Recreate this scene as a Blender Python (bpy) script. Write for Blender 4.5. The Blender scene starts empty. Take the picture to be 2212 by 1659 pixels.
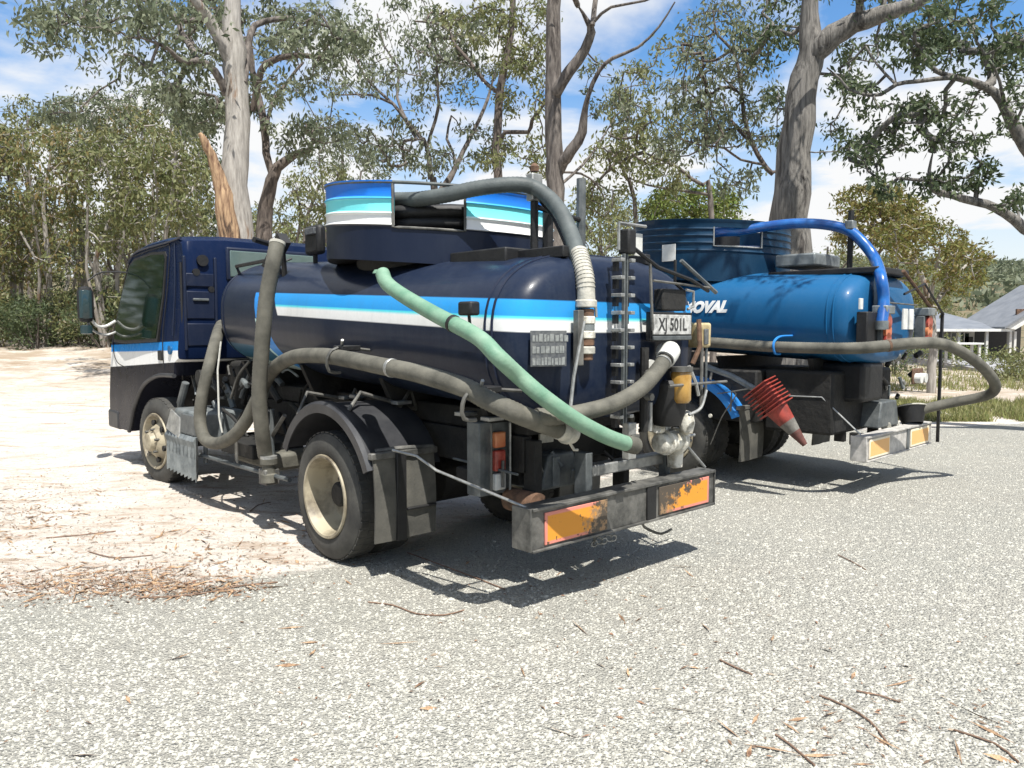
import bpy, math, random
import numpy as np
from mathutils import Vector, Matrix
random.seed(7); rng = np.random.default_rng(7)
sc = bpy.context.scene; col = sc.collection
R = math.radians
# ------------------------------------------------------------------ camera, sky, sun, exposure
CAMH = 1.55; PITCH = math.atan((829.5-714)/1659.)
cam = bpy.data.cameras.new('camera'); co = bpy.data.objects.new('camera', cam); col.objects.link(co)
co.location = (0, 0, CAMH); co.rotation_euler = (math.pi/2-PITCH, 0, 0)
cam.sensor_width = 36; cam.lens = 27.0; cam.clip_start = .05; cam.clip_end = 6000
sc.camera = co
SUN = Vector((.158, -.43, .888)).normalized()
SUN_EL = math.asin(SUN.z); SUN_AZ = math.atan2(SUN.x, SUN.y)
w = bpy.data.worlds.new('World'); sc.world = w; w.use_nodes = True
nt = w.node_tree; nt.nodes.clear()
def N(tree, t, **k):
    n = tree.nodes.new(t)
    for a, b in k.items():
        if a.startswith('i_'):
            key = a[2:]; key = int(key) if key.isdigit() else key.replace('_', ' ')
            n.inputs[key].default_value = b
        else: setattr(n, a, b)
    return n
sky = N(nt, 'ShaderNodeTexSky', sky_type='NISHITA', sun_disc=False, sun_elevation=SUN_EL, sun_rotation=SUN_AZ)
sky.air_density = 1.3; sky.dust_density = .4; sky.ozone_density = 2.5
tc = N(nt, 'ShaderNodeTexCoord'); sep = N(nt, 'ShaderNodeSeparateXYZ'); nt.links.new(tc.outputs['Generated'], sep.inputs[0])
mz = N(nt, 'ShaderNodeMath', operation='ADD', i_1=.18); nt.links.new(sep.outputs[2], mz.inputs[0])
dx = N(nt, 'ShaderNodeMath', operation='DIVIDE'); dy = N(nt, 'ShaderNodeMath', operation='DIVIDE')
nt.links.new(sep.outputs[0], dx.inputs[0]); nt.links.new(mz.outputs[0], dx.inputs[1])
nt.links.new(sep.outputs[1], dy.inputs[0]); nt.links.new(mz.outputs[0], dy.inputs[1])
cmb = N(nt, 'ShaderNodeCombineXYZ'); nt.links.new(dx.outputs[0], cmb.inputs[0]); nt.links.new(dy.outputs[0], cmb.inputs[1])
cn = N(nt, 'ShaderNodeTexNoise', i_Scale=1.1, i_Detail=9.0, i_Roughness=.55, i_Distortion=.25); nt.links.new(cmb.outputs[0], cn.inputs['Vector'])
cr = N(nt, 'ShaderNodeValToRGB'); cr.color_ramp.elements[0].position = .42; cr.color_ramp.elements[1].position = .54
nt.links.new(cn.outputs[0], cr.inputs[0])
# low cloud bank near the horizon, all the way round
hz = N(nt, 'ShaderNodeMapRange', i_1=.02, i_2=.30, i_3=.95, i_4=0.0); nt.links.new(sep.outputs[2], hz.inputs[0])
mx = N(nt, 'ShaderNodeMath', operation='MAXIMUM'); nt.links.new(cr.outputs[0], mx.inputs[0]); nt.links.new(hz.outputs[0], mx.inputs[1])
mix = N(nt, 'ShaderNodeMixRGB', i_Color2=(12.2, 12.3, 12.4, 1)); nt.links.new(mx.outputs[0], mix.inputs[0])
tint = N(nt, 'ShaderNodeMixRGB', blend_type='MULTIPLY', i_Fac=1.0, i_Color2=(1.15, 1.7, 2.2, 1)); nt.links.new(sky.outputs[0], tint.inputs[1])
nt.links.new(tint.outputs[0], mix.inputs[1])
bg = N(nt, 'ShaderNodeBackground', i_Strength=.05); nt.links.new(mix.outputs[0], bg.inputs[0])
wo = N(nt, 'ShaderNodeOutputWorld'); nt.links.new(bg.outputs[0], wo.inputs[0])
sl = bpy.data.lights.new('sun', 'SUN'); sl.energy = 5.0; sl.angle = R(.5); sl.color = (1, .965, .9)
so = bpy.data.objects.new('sun', sl); col.objects.link(so); so.rotation_euler = SUN.to_track_quat('Z', 'Y').to_euler()
sc.view_settings.view_transform = 'Standard'; sc.view_settings.look = 'None'; sc.view_settings.gamma = 1
sc.view_settings.use_curve_mapping = False; sc.view_settings.exposure = .66
sc.cycles.max_bounces = 6; sc.cycles.transparent_max_bounces = 8
# ------------------------------------------------------------------ measuring helpers (a pixel of the 2212x1659 view -> a point of the place)
FV = np.array([0, math.cos(PITCH), -math.sin(PITCH)]); UV = np.array([0, math.sin(PITCH), math.cos(PITCH)]); CC = np.array([0, 0, CAMH])
def ray(x, y): return FV+np.array([1., 0, 0])*((x-1106)/1659.)-UV*((y-829.5)/1659.)
def at(x, y, Y):
    d = ray(x, y); return CC+d*(Y/d[1])
def pxw(wd, Y): return wd*Y/1659.
class Frame:
    def __init__(s, P, ang):
        a = R(ang); s.P = np.array([P[0], P[1], 0.]); s.u = np.array([-math.sin(a), math.cos(a), 0]); s.v = np.array([math.cos(a), math.sin(a), 0]); s.ang = a
    def S(s, x, y, b):      # point seen at x,y on the plane b -> local (b, a, z)
        d = ray(x, y); t = ((s.P-CC)@s.v+b)/(d@s.v); p = CC+d*t-s.P; return (b, float(p@s.u), float(p[2]))
    def Rr(s, x, y, a):
        d = ray(x, y); t = ((s.P-CC)@s.u+a)/(d@s.u); p = CC+d*t-s.P; return (float(p@s.v), a, float(p[2]))
T1 = Frame((-1.2656, 5.1016), 42.4); T2 = Frame((1.83, 8.04), 44)
def smooth(t): t = np.clip(t, 0, 1); return t*t*(3-2*t)
def gz(x, y):
    x = np.asarray(x, float); y = np.asarray(y, float)
    z = 1.15*smooth((y-9)/19)*smooth((7-x)/19)
    h = np.hypot(x, y)
    z = z+smooth((h-110)/500)*(38+14*np.sin(x*.006+1.2)+8*np.sin(y*.011+x*.004))*smooth((y+60)/200)
    near = smooth((-x*.6+y*.5-2.2)/4)
    z = z+near*(.016*np.sin(x*1.9+y*1.1)+.013*np.sin(x*3.7-y*2.3+1)+.008*np.sin(x*6.1+y*7.3))*smooth((h-3)/3)
    return z
# ------------------------------------------------------------------ materials
MATS = {}
def newmat(name):
    m = bpy.data.materials.new(name); m.use_nodes = True; t = m.node_tree; t.nodes.clear()
    o = N(t, 'ShaderNodeOutputMaterial'); p = N(t, 'ShaderNodeBsdfPrincipled'); t.links.new(p.outputs[0], o.inputs[0])
    return m, t, p, o
def mat(name, c1, c2=None, rough=.6, metal=0, scale=6, bump=0, bscale=None, coat=0, contrast=(.35, .65), stretch=None, spec=.5, detail=6, patch=None):
    if name in MATS: return MATS[name]
    m, t, p, o = newmat(name)
    p.inputs['Roughness'].default_value = rough; p.inputs['Metallic'].default_value = metal; p.inputs['Specular IOR Level'].default_value = spec
    p.inputs['Coat Weight'].default_value = coat; p.inputs['Coat Roughness'].default_value = .08
    tcn = N(t, 'ShaderNodeTexCoord'); v = tcn.outputs['Object']
    if stretch:
        mp = N(t, 'ShaderNodeMapping'); mp.inputs['Scale'].default_value = stretch; t.links.new(v, mp.inputs[0]); v = mp.outputs[0]
    n = N(t, 'ShaderNodeTexNoise', i_Scale=float(scale), i_Detail=float(detail), i_Roughness=.62); t.links.new(v, n.inputs['Vector'])
    r = N(t, 'ShaderNodeValToRGB'); r.color_ramp.elements[0].position, r.color_ramp.elements[1].position = contrast
    r.color_ramp.elements[0].color = (*c1, 1); r.color_ramp.elements[1].color = (*(c2 or c1), 1)
    t.links.new(n.outputs[0], r.inputs[0]); t.links.new(r.outputs[0], p.inputs['Base Color'])
    if patch:
        np_ = N(t, 'ShaderNodeTexNoise', i_Scale=float(patch[2]), i_Detail=7.0, i_Roughness=.68, i_Distortion=.4); t.links.new(v, np_.inputs['Vector'])
        ms_ = N(t, 'ShaderNodeMapRange', i_1=patch[1], i_2=patch[1]+.07); t.links.new(np_.outputs[0], ms_.inputs[0])
        mm = N(t, 'ShaderNodeMixRGB', i_Color2=(*patch[0], 1)); t.links.new(ms_.outputs[0], mm.inputs[0]); t.links.new(r.outputs[0], mm.inputs[1]); t.links.new(mm.outputs[0], p.inputs['Base Color'])
    if bump:
        n2 = N(t, 'ShaderNodeTexNoise', i_Scale=float(bscale or scale*4), i_Detail=5.0); t.links.new(v, n2.inputs['Vector'])
        b = N(t, 'ShaderNodeBump', i_Strength=.6, i_Distance=bump); t.links.new(n2.outputs[0], b.inputs['Height']); t.links.new(b.outputs[0], p.inputs['Normal'])
    MATS[name] = m; return m
def M_(t, op, a, b=None, c=None):
    n = N(t, 'ShaderNodeMath', operation=op)
    for i, x in enumerate((a, b, c)):
        if x is None: continue
        if isinstance(x, (int, float)): n.inputs[i].default_value = x
        else: t.links.new(x, n.inputs[i])
    return n.outputs[0]
def mixc(t, f, a, b):
    n = N(t, 'ShaderNodeMixRGB')
    t.links.new(f, n.inputs[0]) if not isinstance(f, (int, float)) else setattr(n.inputs[0], 'default_value', f)
    for i, x in ((1, a), (2, b)):
        if isinstance(x, tuple): n.inputs[i].default_value = (*x, 1)
        else: t.links.new(x, n.inputs[i])
    return n.outputs[0]
def step(t, x, e, s=.004):   # 0 below e, 1 above
    n = N(t, 'ShaderNodeMapRange', i_1=e-s, i_2=e+s); t.links.new(x, n.inputs[0]); return n.outputs[0]
def paint(name, base, dust, stripes=None, rough=.3, dustamt=.5, spec=.14, coat=.12):
    m, t, p, o = newmat(name)
    tcn = N(t, 'ShaderNodeTexCoord'); sp = N(t, 'ShaderNodeSeparateXYZ'); t.links.new(tcn.outputs['Object'], sp.inputs[0])
    c = None
    n = N(t, 'ShaderNodeTexNoise', i_Scale=2.3, i_Detail=8.0, i_Roughness=.65); t.links.new(tcn.outputs['Object'], n.inputs['Vector'])
    n3 = N(t, 'ShaderNodeTexNoise', i_Scale=60.0, i_Detail=3.0); t.links.new(tcn.outputs['Object'], n3.inputs['Vector'])
    col_ = base
    if stripes: col_ = stripes(t, sp, base)
    f = M_(t, 'MULTIPLY', M_(t, 'MULTIPLY_ADD', n3.outputs[0], .5, n.outputs[0]), dustamt)
    f = M_(t, 'MULTIPLY', f, f)
    mp = N(t, 'ShaderNodeMapping'); mp.inputs['Scale'].default_value = (9, 9, .7); t.links.new(tcn.outputs['Object'], mp.inputs[0])
    ns = N(t, 'ShaderNodeTexNoise', i_Scale=1.6, i_Detail=6.0, i_Roughness=.6); t.links.new(mp.outputs[0], ns.inputs['Vector'])
    f = M_(t, 'ADD', f, M_(t, 'MULTIPLY', step(t, ns.outputs[0], .60, .12), .16*dustamt))
    cc = mixc(t, f, col_, dust); t.links.new(cc, p.inputs['Base Color'])
    p.inputs['Roughness'].default_value = rough; p.inputs['Coat Weight'].default_value = coat; p.inputs['Coat Roughness'].default_value = .1; p.inputs['Specular IOR Level'].default_value = spec
    rr = M_(t, 'MULTIPLY_ADD', n.outputs[0], .35, rough-.12); t.links.new(rr, p.inputs['Roughness'])
    b = N(t, 'ShaderNodeBump', i_Strength=.25, i_Distance=.01); t.links.new(n.outputs[0], b.inputs['Height']); t.links.new(b.outputs[0], p.inputs['Normal'])
    MATS[name] = m; return m
BLUE = (.02, .28, .66); TURQ = (.10, .66, .74); WHITE = (.8, .8, .78)
def tank_stripes(t, sp, base):
    x, y, z = sp.outputs
    s = M_(t, 'MULTIPLY_ADD', y, -.047, z); s = M_(t, 'ADD', s, -.08)   # height along the tilt of the tank
    band = mixc(t, step(t, s, 1.622), mixc(t, step(t, s, 1.606, .008), WHITE, TURQ), BLUE)
    inb = M_(t, 'MULTIPLY', step(t, s, 1.540), M_(t, 'SUBTRACT', 1.0, step(t, s, 1.712)))
    inb = M_(t, 'MULTIPLY', inb, M_(t, 'SUBTRACT', 1.0, step(t, M_(t, 'MULTIPLY_ADD', s, -.55, y), .19, .006)))
    out = mixc(t, inb, base, band)
    # swoosh at the front of the tank: crescent and lower band
    def circ(cy, cz, r):
        dy = M_(t, 'ADD', y, -cy); dz = M_(t, 'ADD', s, -cz)
        return M_(t, 'SUBTRACT', M_(t, 'SQRT', M_(t, 'ADD', M_(t, 'MULTIPLY', dy, dy), M_(t, 'MULTIPLY', dz, dz))), r)
    c1 = circ(.55, 1.80, .93); c2 = circ(.18, 1.86, 1.12)
    cres = M_(t, 'MULTIPLY', M_(t, 'SUBTRACT', 1.0, step(t, c1, 0)), step(t, c2, 0))
    cres = M_(t, 'MULTIPLY', cres, M_(t, 'SUBTRACT', 1.0, step(t, s, 1.712)))
    cres = M_(t, 'MULTIPLY', cres, step(t, y, .6))
    out = mixc(t, cres, out, (.02, .25, .7))
    ring = M_(t, 'SUBTRACT', 1.0, step(t, M_(t, 'ABSOLUTE', c1), .018))
    ring = M_(t, 'MULTIPLY', ring, M_(t, 'SUBTRACT', 1.0, step(t, s, 1.50)))
    ring = M_(t, 'MULTIPLY', ring, step(t, y, .3))
    low = M_(t, 'MULTIPLY', M_(t, 'SUBTRACT', 1.0, step(t, s, 1.27)), step(t, y, 1.0))
    low = M_(t, 'MULTIPLY', low, step(t, c1, 0))
    out = mixc(t, low, out, (.012, .09, .16))
    low2 = M_(t, 'MULTIPLY', low, M_(t, 'SUBTRACT', 1.0, step(t, s, 1.14)))
    out = mixc(t, low2, out, (.45, .55, .5))
    return mixc(t, ring, out, (.5, .7, .66))
def cab_stripes(t, sp, base):
    x, y, z = sp.outputs
    a = M_(t, 'MULTIPLY_ADD', y, .03, z); b = M_(t, 'MULTIPLY_ADD', y, .026, z); c = M_(t, 'MULTIPLY_ADD', y, .055, z)
    o = mixc(t, step(t, c, 1.127+.055*5.19), (.009, .010, .016), WHITE)
    o = mixc(t, step(t, b, 1.302+.026*5.17), o, (.012, .24, .66))
    o = mixc(t, step(t, a, 1.383+.03*5.16), o, base)
    back = M_(t, 'SUBTRACT', 1.0, step(t, y, 2.99, .002)); return mixc(t, back, o, base)
def drum_stripes(t, sp, base):
    z = M_(t, 'MULTIPLY_ADD', sp.outputs[1], -.088, sp.outputs[2])
    o = mixc(t, step(t, z, 2.262), base, WHITE); o = mixc(t, step(t, z, 2.330), o, (.7, .8, .8)); o = mixc(t, step(t, z, 2.345), o, (.18, .72, .76))
    o = mixc(t, step(t, z, 2.425), o, (.06, .42, .72)); return mixc(t, step(t, z, 2.44), o, (.008, .16, .62))
NAVY = (.0045, .0105, .030)
paint('tank_paint', NAVY, (.085, .10, .12), tank_stripes, .3, .42)
paint('cab_paint', (.003, .0105, .038), (.10, .10, .14), cab_stripes, .22, .22, .05, .02)
paint('drum_paint', (.0035, .0085, .027), (.07, .09, .11), drum_stripes, .35, .22, .3, .1)
paint('navy_paint', NAVY, (.12, .12, .14), None, .35, .35)
paint('blue_paint', (.005, .085, .215), (.06, .15, .26), None, .36, .5)
paint('blue_fender', (.02, .19, .55), (.12, .24, .4), None, .35, .4)
paint('drum_blue', (.003, .022, .055), (.03, .09, .14), None, .42, .5)
mat('black', (.004, .004, .005), (.012, .012, .012), .6, scale=9, bump=.004)
mat('chassis', (.005, .005, .005), (.018, .017, .015), .75, scale=7, bump=.01)
mat('rubber', (.028, .028, .027), (.07, .068, .06), .75, scale=5, bump=.003, bscale=60)
mat('plastic', (.018, .019, .023), (.042, .043, .046), .5, scale=5, bump=.002)
mat('dusty_rubber', (.045, .045, .04), (.105, .10, .085), .85, scale=4, bump=.003, bscale=70)
mat('steel', (.22, .225, .22), (.42, .42, .40), .45, .55, scale=14, bump=.002)
mat('grey_bumper', (.28, .27, .25), (.50, .48, .45), .6, scale=12)
mat('dull_steel', (.06, .06, .056), (.18, .175, .16), .6, .35, scale=9, bump=.004)
mat('grey_metal', (.06, .07, .074), (.14, .15, .15), .55, .2, scale=9, bump=.003)
mat('galvanised', (.11, .125, .13), (.24, .26, .26), .5, .3, scale=8)
mat('cream_rim', (.09, .07, .045), (.38, .335, .24), .55, scale=5, bump=.003, contrast=(.3, .55))
mat('hose_grey', (.06, .058, .047), (.145, .138, .112), .8, scale=5, bump=.003, bscale=90)
mat('hose_dark', (.045, .055, .056), (.10, .115, .112), .6, scale=6, bump=.002, bscale=90)
mat('hose_green', (.10, .22, .145), (.21, .33, .235), .6, scale=7, contrast=(.3, .7), bump=.003, bscale=60)
mat('hose_blue', (.004, .055, .24), (.012, .12, .38), .3, scale=5, coat=.4)
mat('hose_worn', (.30, .29, .25), (.52, .50, .44), .8, scale=14, bump=.004)
mat('rust', (.06, .035, .022), (.18, .10, .06), .85, scale=14, bump=.004)
mat('old_plate', (.22, .22, .21), (.52, .52, .50), .6, scale=26, contrast=(.35, .6)); mat('cone_shaded', (.05, .02, .015), (.13, .045, .035), .7, scale=9)
mat('pale_pump', (.26, .24, .19), (.62, .60, .53), .6, scale=16, bump=.006, contrast=(.35, .55))
mat('white_paint', (.50, .50, .47), (.70, .70, .67), .5, scale=8)
mat('amber', (.30, .16, .03), (.50, .30, .08), .25, scale=8, coat=.5)
mat('yellow_part', (.25, .19, .09), (.55, .45, .26), .5, scale=12)
mat('red_lens', (.22, .02, .015), (.5, .10, .07), .3, scale=9, coat=.4)
mat('orange_lens', (.5, .12, .05), (.62, .24, .10), .35, scale=9, coat=.3)
mat('cone_red', (.13, .018, .012), (.34, .05, .035), .55, scale=8)
mat('cone_band', (.08, .075, .065), (.19, .18, .16), .5, scale=10)
mat('ink', (.03, .03, .03), None, .7); mat('faded_letter', (.13, .14, .14), (.26, .27, .26), .8, scale=40)
mat('lettering', (.82, .82, .8), None, .5)
mat('faded_print', (.05, .055, .065), (.12, .125, .125), .7, scale=30)
mat('rope', (.30, .30, .27), (.45, .44, .4), .8, scale=30)
def glass(name, tint, rough=.03):
    m, t, p, o = newmat(name); p.inputs['Base Color'].default_value = (*tint, 1); p.inputs['Roughness'].default_value = rough
    p.inputs['Coat Weight'].default_value = .0; p.inputs['Specular IOR Level'].default_value = .5; MATS[name] = m
glass('dark_glass', (.006, .016, .010), .06); glass('pale_glass', (.10, .14, .13)); glass('mirror_glass', (.02, .04, .045))
def marker(name, worn_cut, pale=False):
    m, t, p, o = newmat(name); tcn = N(t, 'ShaderNodeTexCoord'); sp = N(t, 'ShaderNodeSeparateXYZ'); t.links.new(tcn.outputs['Generated'], sp.inputs[0])
    x = sp.outputs[0]; z = sp.outputs[2]
    if worn_cut < 0: x = M_(t, 'SUBTRACT', 1.0, x)
    edge = M_(t, 'MINIMUM', M_(t, 'MULTIPLY', M_(t, 'MINIMUM', x, M_(t, 'SUBTRACT', 1.0, x)), 3.0), M_(t, 'MINIMUM', z, M_(t, 'SUBTRACT', 1.0, z)))
    c = mixc(t, step(t, edge, .11, .02), (.62, .22, .17) if not pale else (.75, .66, .5), (.66, .27, .025) if not pale else (.74, .42, .16))
    n = N(t, 'ShaderNodeTexNoise', i_Scale=9.0, i_Detail=7.0, i_Roughness=.7); t.links.new(tcn.outputs['Object'], n.inputs['Vector'])
    wf = M_(t, 'ADD', n.outputs[0], M_(t, 'MULTIPLY_ADD', x, .75, -.45))
    c = mixc(t, step(t, wf, .60 if not pale else .95, .05), c, (.27, .17, .09))
    if not pale:
        n4 = N(t, 'ShaderNodeTexNoise', i_Scale=16.0, i_Detail=5.0, i_Roughness=.7); t.links.new(tcn.outputs['Object'], n4.inputs['Vector'])
        wf2 = M_(t, 'ADD', n4.outputs[0], M_(t, 'MULTIPLY_ADD', x, .35, -.20)); wf2 = M_(t, 'ADD', wf2, M_(t, 'MULTIPLY_ADD', z, .25 if worn_cut < 0 else .0, -.05))
        c = mixc(t, step(t, wf2, .60, .03), c, (.07, .055, .04))
    n2 = N(t, 'ShaderNodeTexNoise', i_Scale=24.0, i_Detail=4.0); t.links.new(tcn.outputs['Object'], n2.inputs['Vector'])
    c = mixc(t, step(t, n2.outputs[0], .68 if not pale else .8, .02), c, (.10, .06, .03))
    t.links.new(c, p.inputs['Base Color']); p.inputs['Roughness'].default_value = .6; MATS[name] = m
marker('marker_a', 1); marker('marker_b', -1); marker('marker_pale', 1, True)
def leafmat(name, cols, trans=.25, rough=.55):
    m, t, p, o = newmat(name)
    g = N(t, 'ShaderNodeNewGeometry'); r = N(t, 'ShaderNodeValToRGB'); cr = r.color_ramp
    for i, c in enumerate(cols):
        e = cr.elements[i] if i < 2 else cr.elements.new(1)
        e.position = i/(len(cols)-1) if len(cols) > 1 else 0; e.color = (*c, 1)
    for i, e in enumerate(cr.elements): e.position = i/(len(cols)-1)
    for i, e in enumerate(cr.elements): e.color = (*cols[i], 1)
    t.links.new(g.outputs['Random Per Island'], r.inputs[0]); t.links.new(r.outputs[0], p.inputs['Base Color']); p.inputs['Roughness'].default_value = rough
    p.inputs['Specular IOR Level'].default_value = .35
    tr = N(t, 'ShaderNodeBsdfTranslucent'); t.links.new(r.outputs[0], tr.inputs[0]); ms = N(t, 'ShaderNodeMixShader', i_0=trans)
    t.links.new(p.outputs[0], ms.inputs[1]); t.links.new(tr.outputs[0], ms.inputs[2]); t.links.new(ms.outputs[0], o.inputs[0]); MATS[name] = m
leafmat('leaf_grey', [(.10, .125, .075), (.16, .185, .11), (.22, .24, .16), (.07, .09, .05)], .35)
leafmat('leaf_dark', [(.045, .07, .035), (.08, .11, .055), (.12, .15, .07), (.055, .075, .035)], .35)
leafmat('leaf_olive', [(.12, .15, .06), (.19, .21, .09), (.17, .17, .07), (.17, .17, .075)], .35)
leafmat('leaf_yellow', [(.13, .16, .04), (.20, .19, .055), (.18, .13, .045), (.10, .13, .035)], .35)
leafmat('leaf_rusty', [(.14, .17, .07), (.20, .21, .08), (.24, .17, .07), (.17, .20, .09), (.16, .17, .07)], .35)
leafmat('leaf_bright', [(.10, .16, .03), (.15, .20, .045), (.18, .19, .05), (.07, .11, .03)])
leafmat('grass_blade', [(.20, .22, .07), (.30, .28, .12), (.14, .18, .05), (.34, .30, .16)])
leafmat('litter', [(.20, .10, .06), (.26, .16, .10), (.12, .08, .055), (.33, .27, .20)], 0, .8)
leafmat('stone', [(.38, .372, .33), (.43, .42, .37), (.46, .45, .40), (.40, .392, .345), (.45, .44, .385), (.20, .195, .17)], 0, .85)
mat('bark_pale', (.15, .135, .12), (.40, .375, .34), .85, scale=5, bump=.02, bscale=10, stretch=(3.2, 3.2, .5), contrast=(.25, .68), patch=((.20, .13, .085), .57, 1.1))
mat('bark_dark', (.045, .035, .03), (.16, .13, .11), .9, scale=6, bump=.03, bscale=12, stretch=(3, 3, .5))
mat('bark_mid', (.055, .045, .04), (.20, .175, .155), .9, scale=5, bump=.025, bscale=10, stretch=(3, 3, .5), contrast=(.35, .65), patch=((.035, .028, .024), .56, 1.2))
mat('bark_grey', (.05, .046, .042), (.235, .22, .20), .88, scale=6, bump=.03, bscale=12, stretch=(4, 4, .35), contrast=(.3, .7), patch=((.035, .03, .027), .55, 1.0))
mat('bark_orange', (.12, .06, .035), (.50, .34, .20), .85, scale=6, bump=.03, bscale=12, stretch=(3, 3, .4), patch=((.05, .03, .02), .55, 1.4))
# ------------------------------------------------------------------ mesh builder
class MB:
    def __init__(s): s.v = []; s.f = []
    def add(s, vs, fs):
        o = len(s.v); s.v += [tuple(map(float, v)) for v in vs]; s.f += [tuple(i+o for i in f) for f in fs]; return s
    def box(s, x0, x1, y0, y1, z0, z1):
        return s.add([(x0,y0,z0),(x1,y0,z0),(x1,y1,z0),(x0,y1,z0),(x0,y0,z1),(x1,y0,z1),(x1,y1,z1),(x0,y1,z1)], [(0,3,2,1),(4,5,6,7),(0,1,5,4),(1,2,6,5),(2,3,7,6),(3,0,4,7)])
    def rings(s, rs, cap=True, closed=False):
        n = len(rs[0]); vs = [p for r in rs for p in r]; fs = []
        m = len(rs)
        for i in range(m-1+(1 if closed else 0)):
            for j in range(n):
                a, b = i*n+j, i*n+(j+1) % n; c, d = ((i+1) % m)*n+(j+1) % n, ((i+1) % m)*n+j; fs.append((a, b, c, d))
        if cap and not closed: fs.append(tuple(range(n-1, -1, -1))); fs.append(tuple(range((m-1)*n, m*n)))
        return s.add(vs, fs)
    def tube(s, pts, r, n=10, cap=True):
        pts = [np.array(p, float) for p in pts]; k = len(pts)
        rad = [r]*k if isinstance(r, (int, float)) else list(r)
        tan = [pts[min(i+1, k-1)]-pts[max(i-1, 0)] for i in range(k)]; tan = [t/max(np.linalg.norm(t), 1e-9) for t in tan]
        u = np.cross(tan[0], [0, 0, 1.]);
        if np.linalg.norm(u) < .05: u = np.cross(tan[0], [1., 0, 0])
        u /= np.linalg.norm(u); rs = []
        for i in range(k):
            u = u-tan[i]*(u@tan[i]); u /= max(np.linalg.norm(u), 1e-9); v = np.cross(tan[i], u)
            rs.append([pts[i]+rad[i]*(u*math.cos(2*math.pi*j/n)+v*math.sin(2*math.pi*j/n)) for j in range(n)])
        return s.rings(rs, cap)
    def cyl(s, p0, p1, r, n=16): return s.tube([p0, p1], r, n)
    def lathe(s, prof, c, axis='x', n=32, closed=False):   # prof: (offset along axis, radius)
        rs = []
        for o, r in prof:
            ring = []
            for j in range(n):
                a = 2*math.pi*j/n; p, q = r*math.cos(a), r*math.sin(a)
                ring.append({'x': (c[0]+o, c[1]+p, c[2]+q), 'y': (c[0]+p, c[1]+o, c[2]+q), 'z': (c[0]+p, c[1]+q, c[2]+o)}[axis])
            rs.append(ring)
        return s.rings(rs, not closed, closed)
    def build(s, name, m, parent=None, bevel=0, flat=False, ang=35):
        me = bpy.data.meshes.new(name); me.from_pydata(s.v, [], s.f)
        ms = m if isinstance(m, (list, tuple)) else [m]
        for x in ms: me.materials.append(MATS[x])
        o = bpy.data.objects.new(name, me); col.objects.link(o)
        if not flat:
            me.shade_smooth(); me.set_sharp_from_angle(angle=R(ang))
        if bevel:
            b = o.modifiers.new('b', 'BEVEL'); b.width = bevel; b.segments = 2; b.limit_method = 'ANGLE'; b.harden_normals = False
        if parent: o.parent = parent
        return o
def spline(pts, step_=.04, rad=None):
    P = [np.array(p, float) for p in pts]; P = [2*P[0]-P[1]]+P+[2*P[-1]-P[-2]]; out = []; ro = []
    for i in range(1, len(P)-2):
        n = max(2, int(np.linalg.norm(P[i+1]-P[i])/step_))
        for k in range(n):
            t = k/n; a, b, c, d = P[i-1:i+3]
            out.append(.5*((2*b)+(-a+c)*t+(2*a-5*b+4*c-d)*t*t+(-a+3*b-3*c+d)*t**3))
            if rad is not None: ro.append(rad[i-1]*(1-t)+rad[i]*t)
    out.append(P[-2])
    if rad is not None: ro.append(rad[-1]); return out, ro
    return out
def empty(name, loc, rz=0, parent=None):
    o = bpy.data.objects.new(name, None); col.objects.link(o); o.location = loc; o.rotation_euler = (0, 0, rz); o.empty_display_size = .2
    if parent: o.parent = parent
    return o
def tag(o, label=None, cat=None, group=None, kind=None):
    for k, v in (('label', label), ('category', cat), ('group', group), ('kind', kind)):
        if v: o[k] = v
    return o
def copy_tree(o, parent=None):
    c = o.copy(); col.objects.link(c); c.parent = parent
    for ch in list(o.children): copy_tree(ch, c)
    return c
def text_mesh(name, s, size, m, parent, to_local, shear=0, bold=.0):
    cu = bpy.data.curves.new(name, 'FONT'); cu.body = s; cu.size = size; cu.shear = shear; cu.offset = bold; cu.extrude = .0015; cu.resolution_u = 3; cu.align_x = 'CENTER'; cu.align_y = 'CENTER'
    ob = bpy.data.objects.new(name, cu); col.objects.link(ob); dg = bpy.context.evaluated_depsgraph_get()
    me = bpy.data.meshes.new_from_object(ob.evaluated_get(dg)); bpy.data.objects.remove(ob)
    for v in me.vertices: v.co = to_local(v.co.x, v.co.y, v.co.z)
    me.materials.clear(); me.materials.append(MATS[m]); o = bpy.data.objects.new(name, me); col.objects.link(o); o.parent = parent; return o
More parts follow.
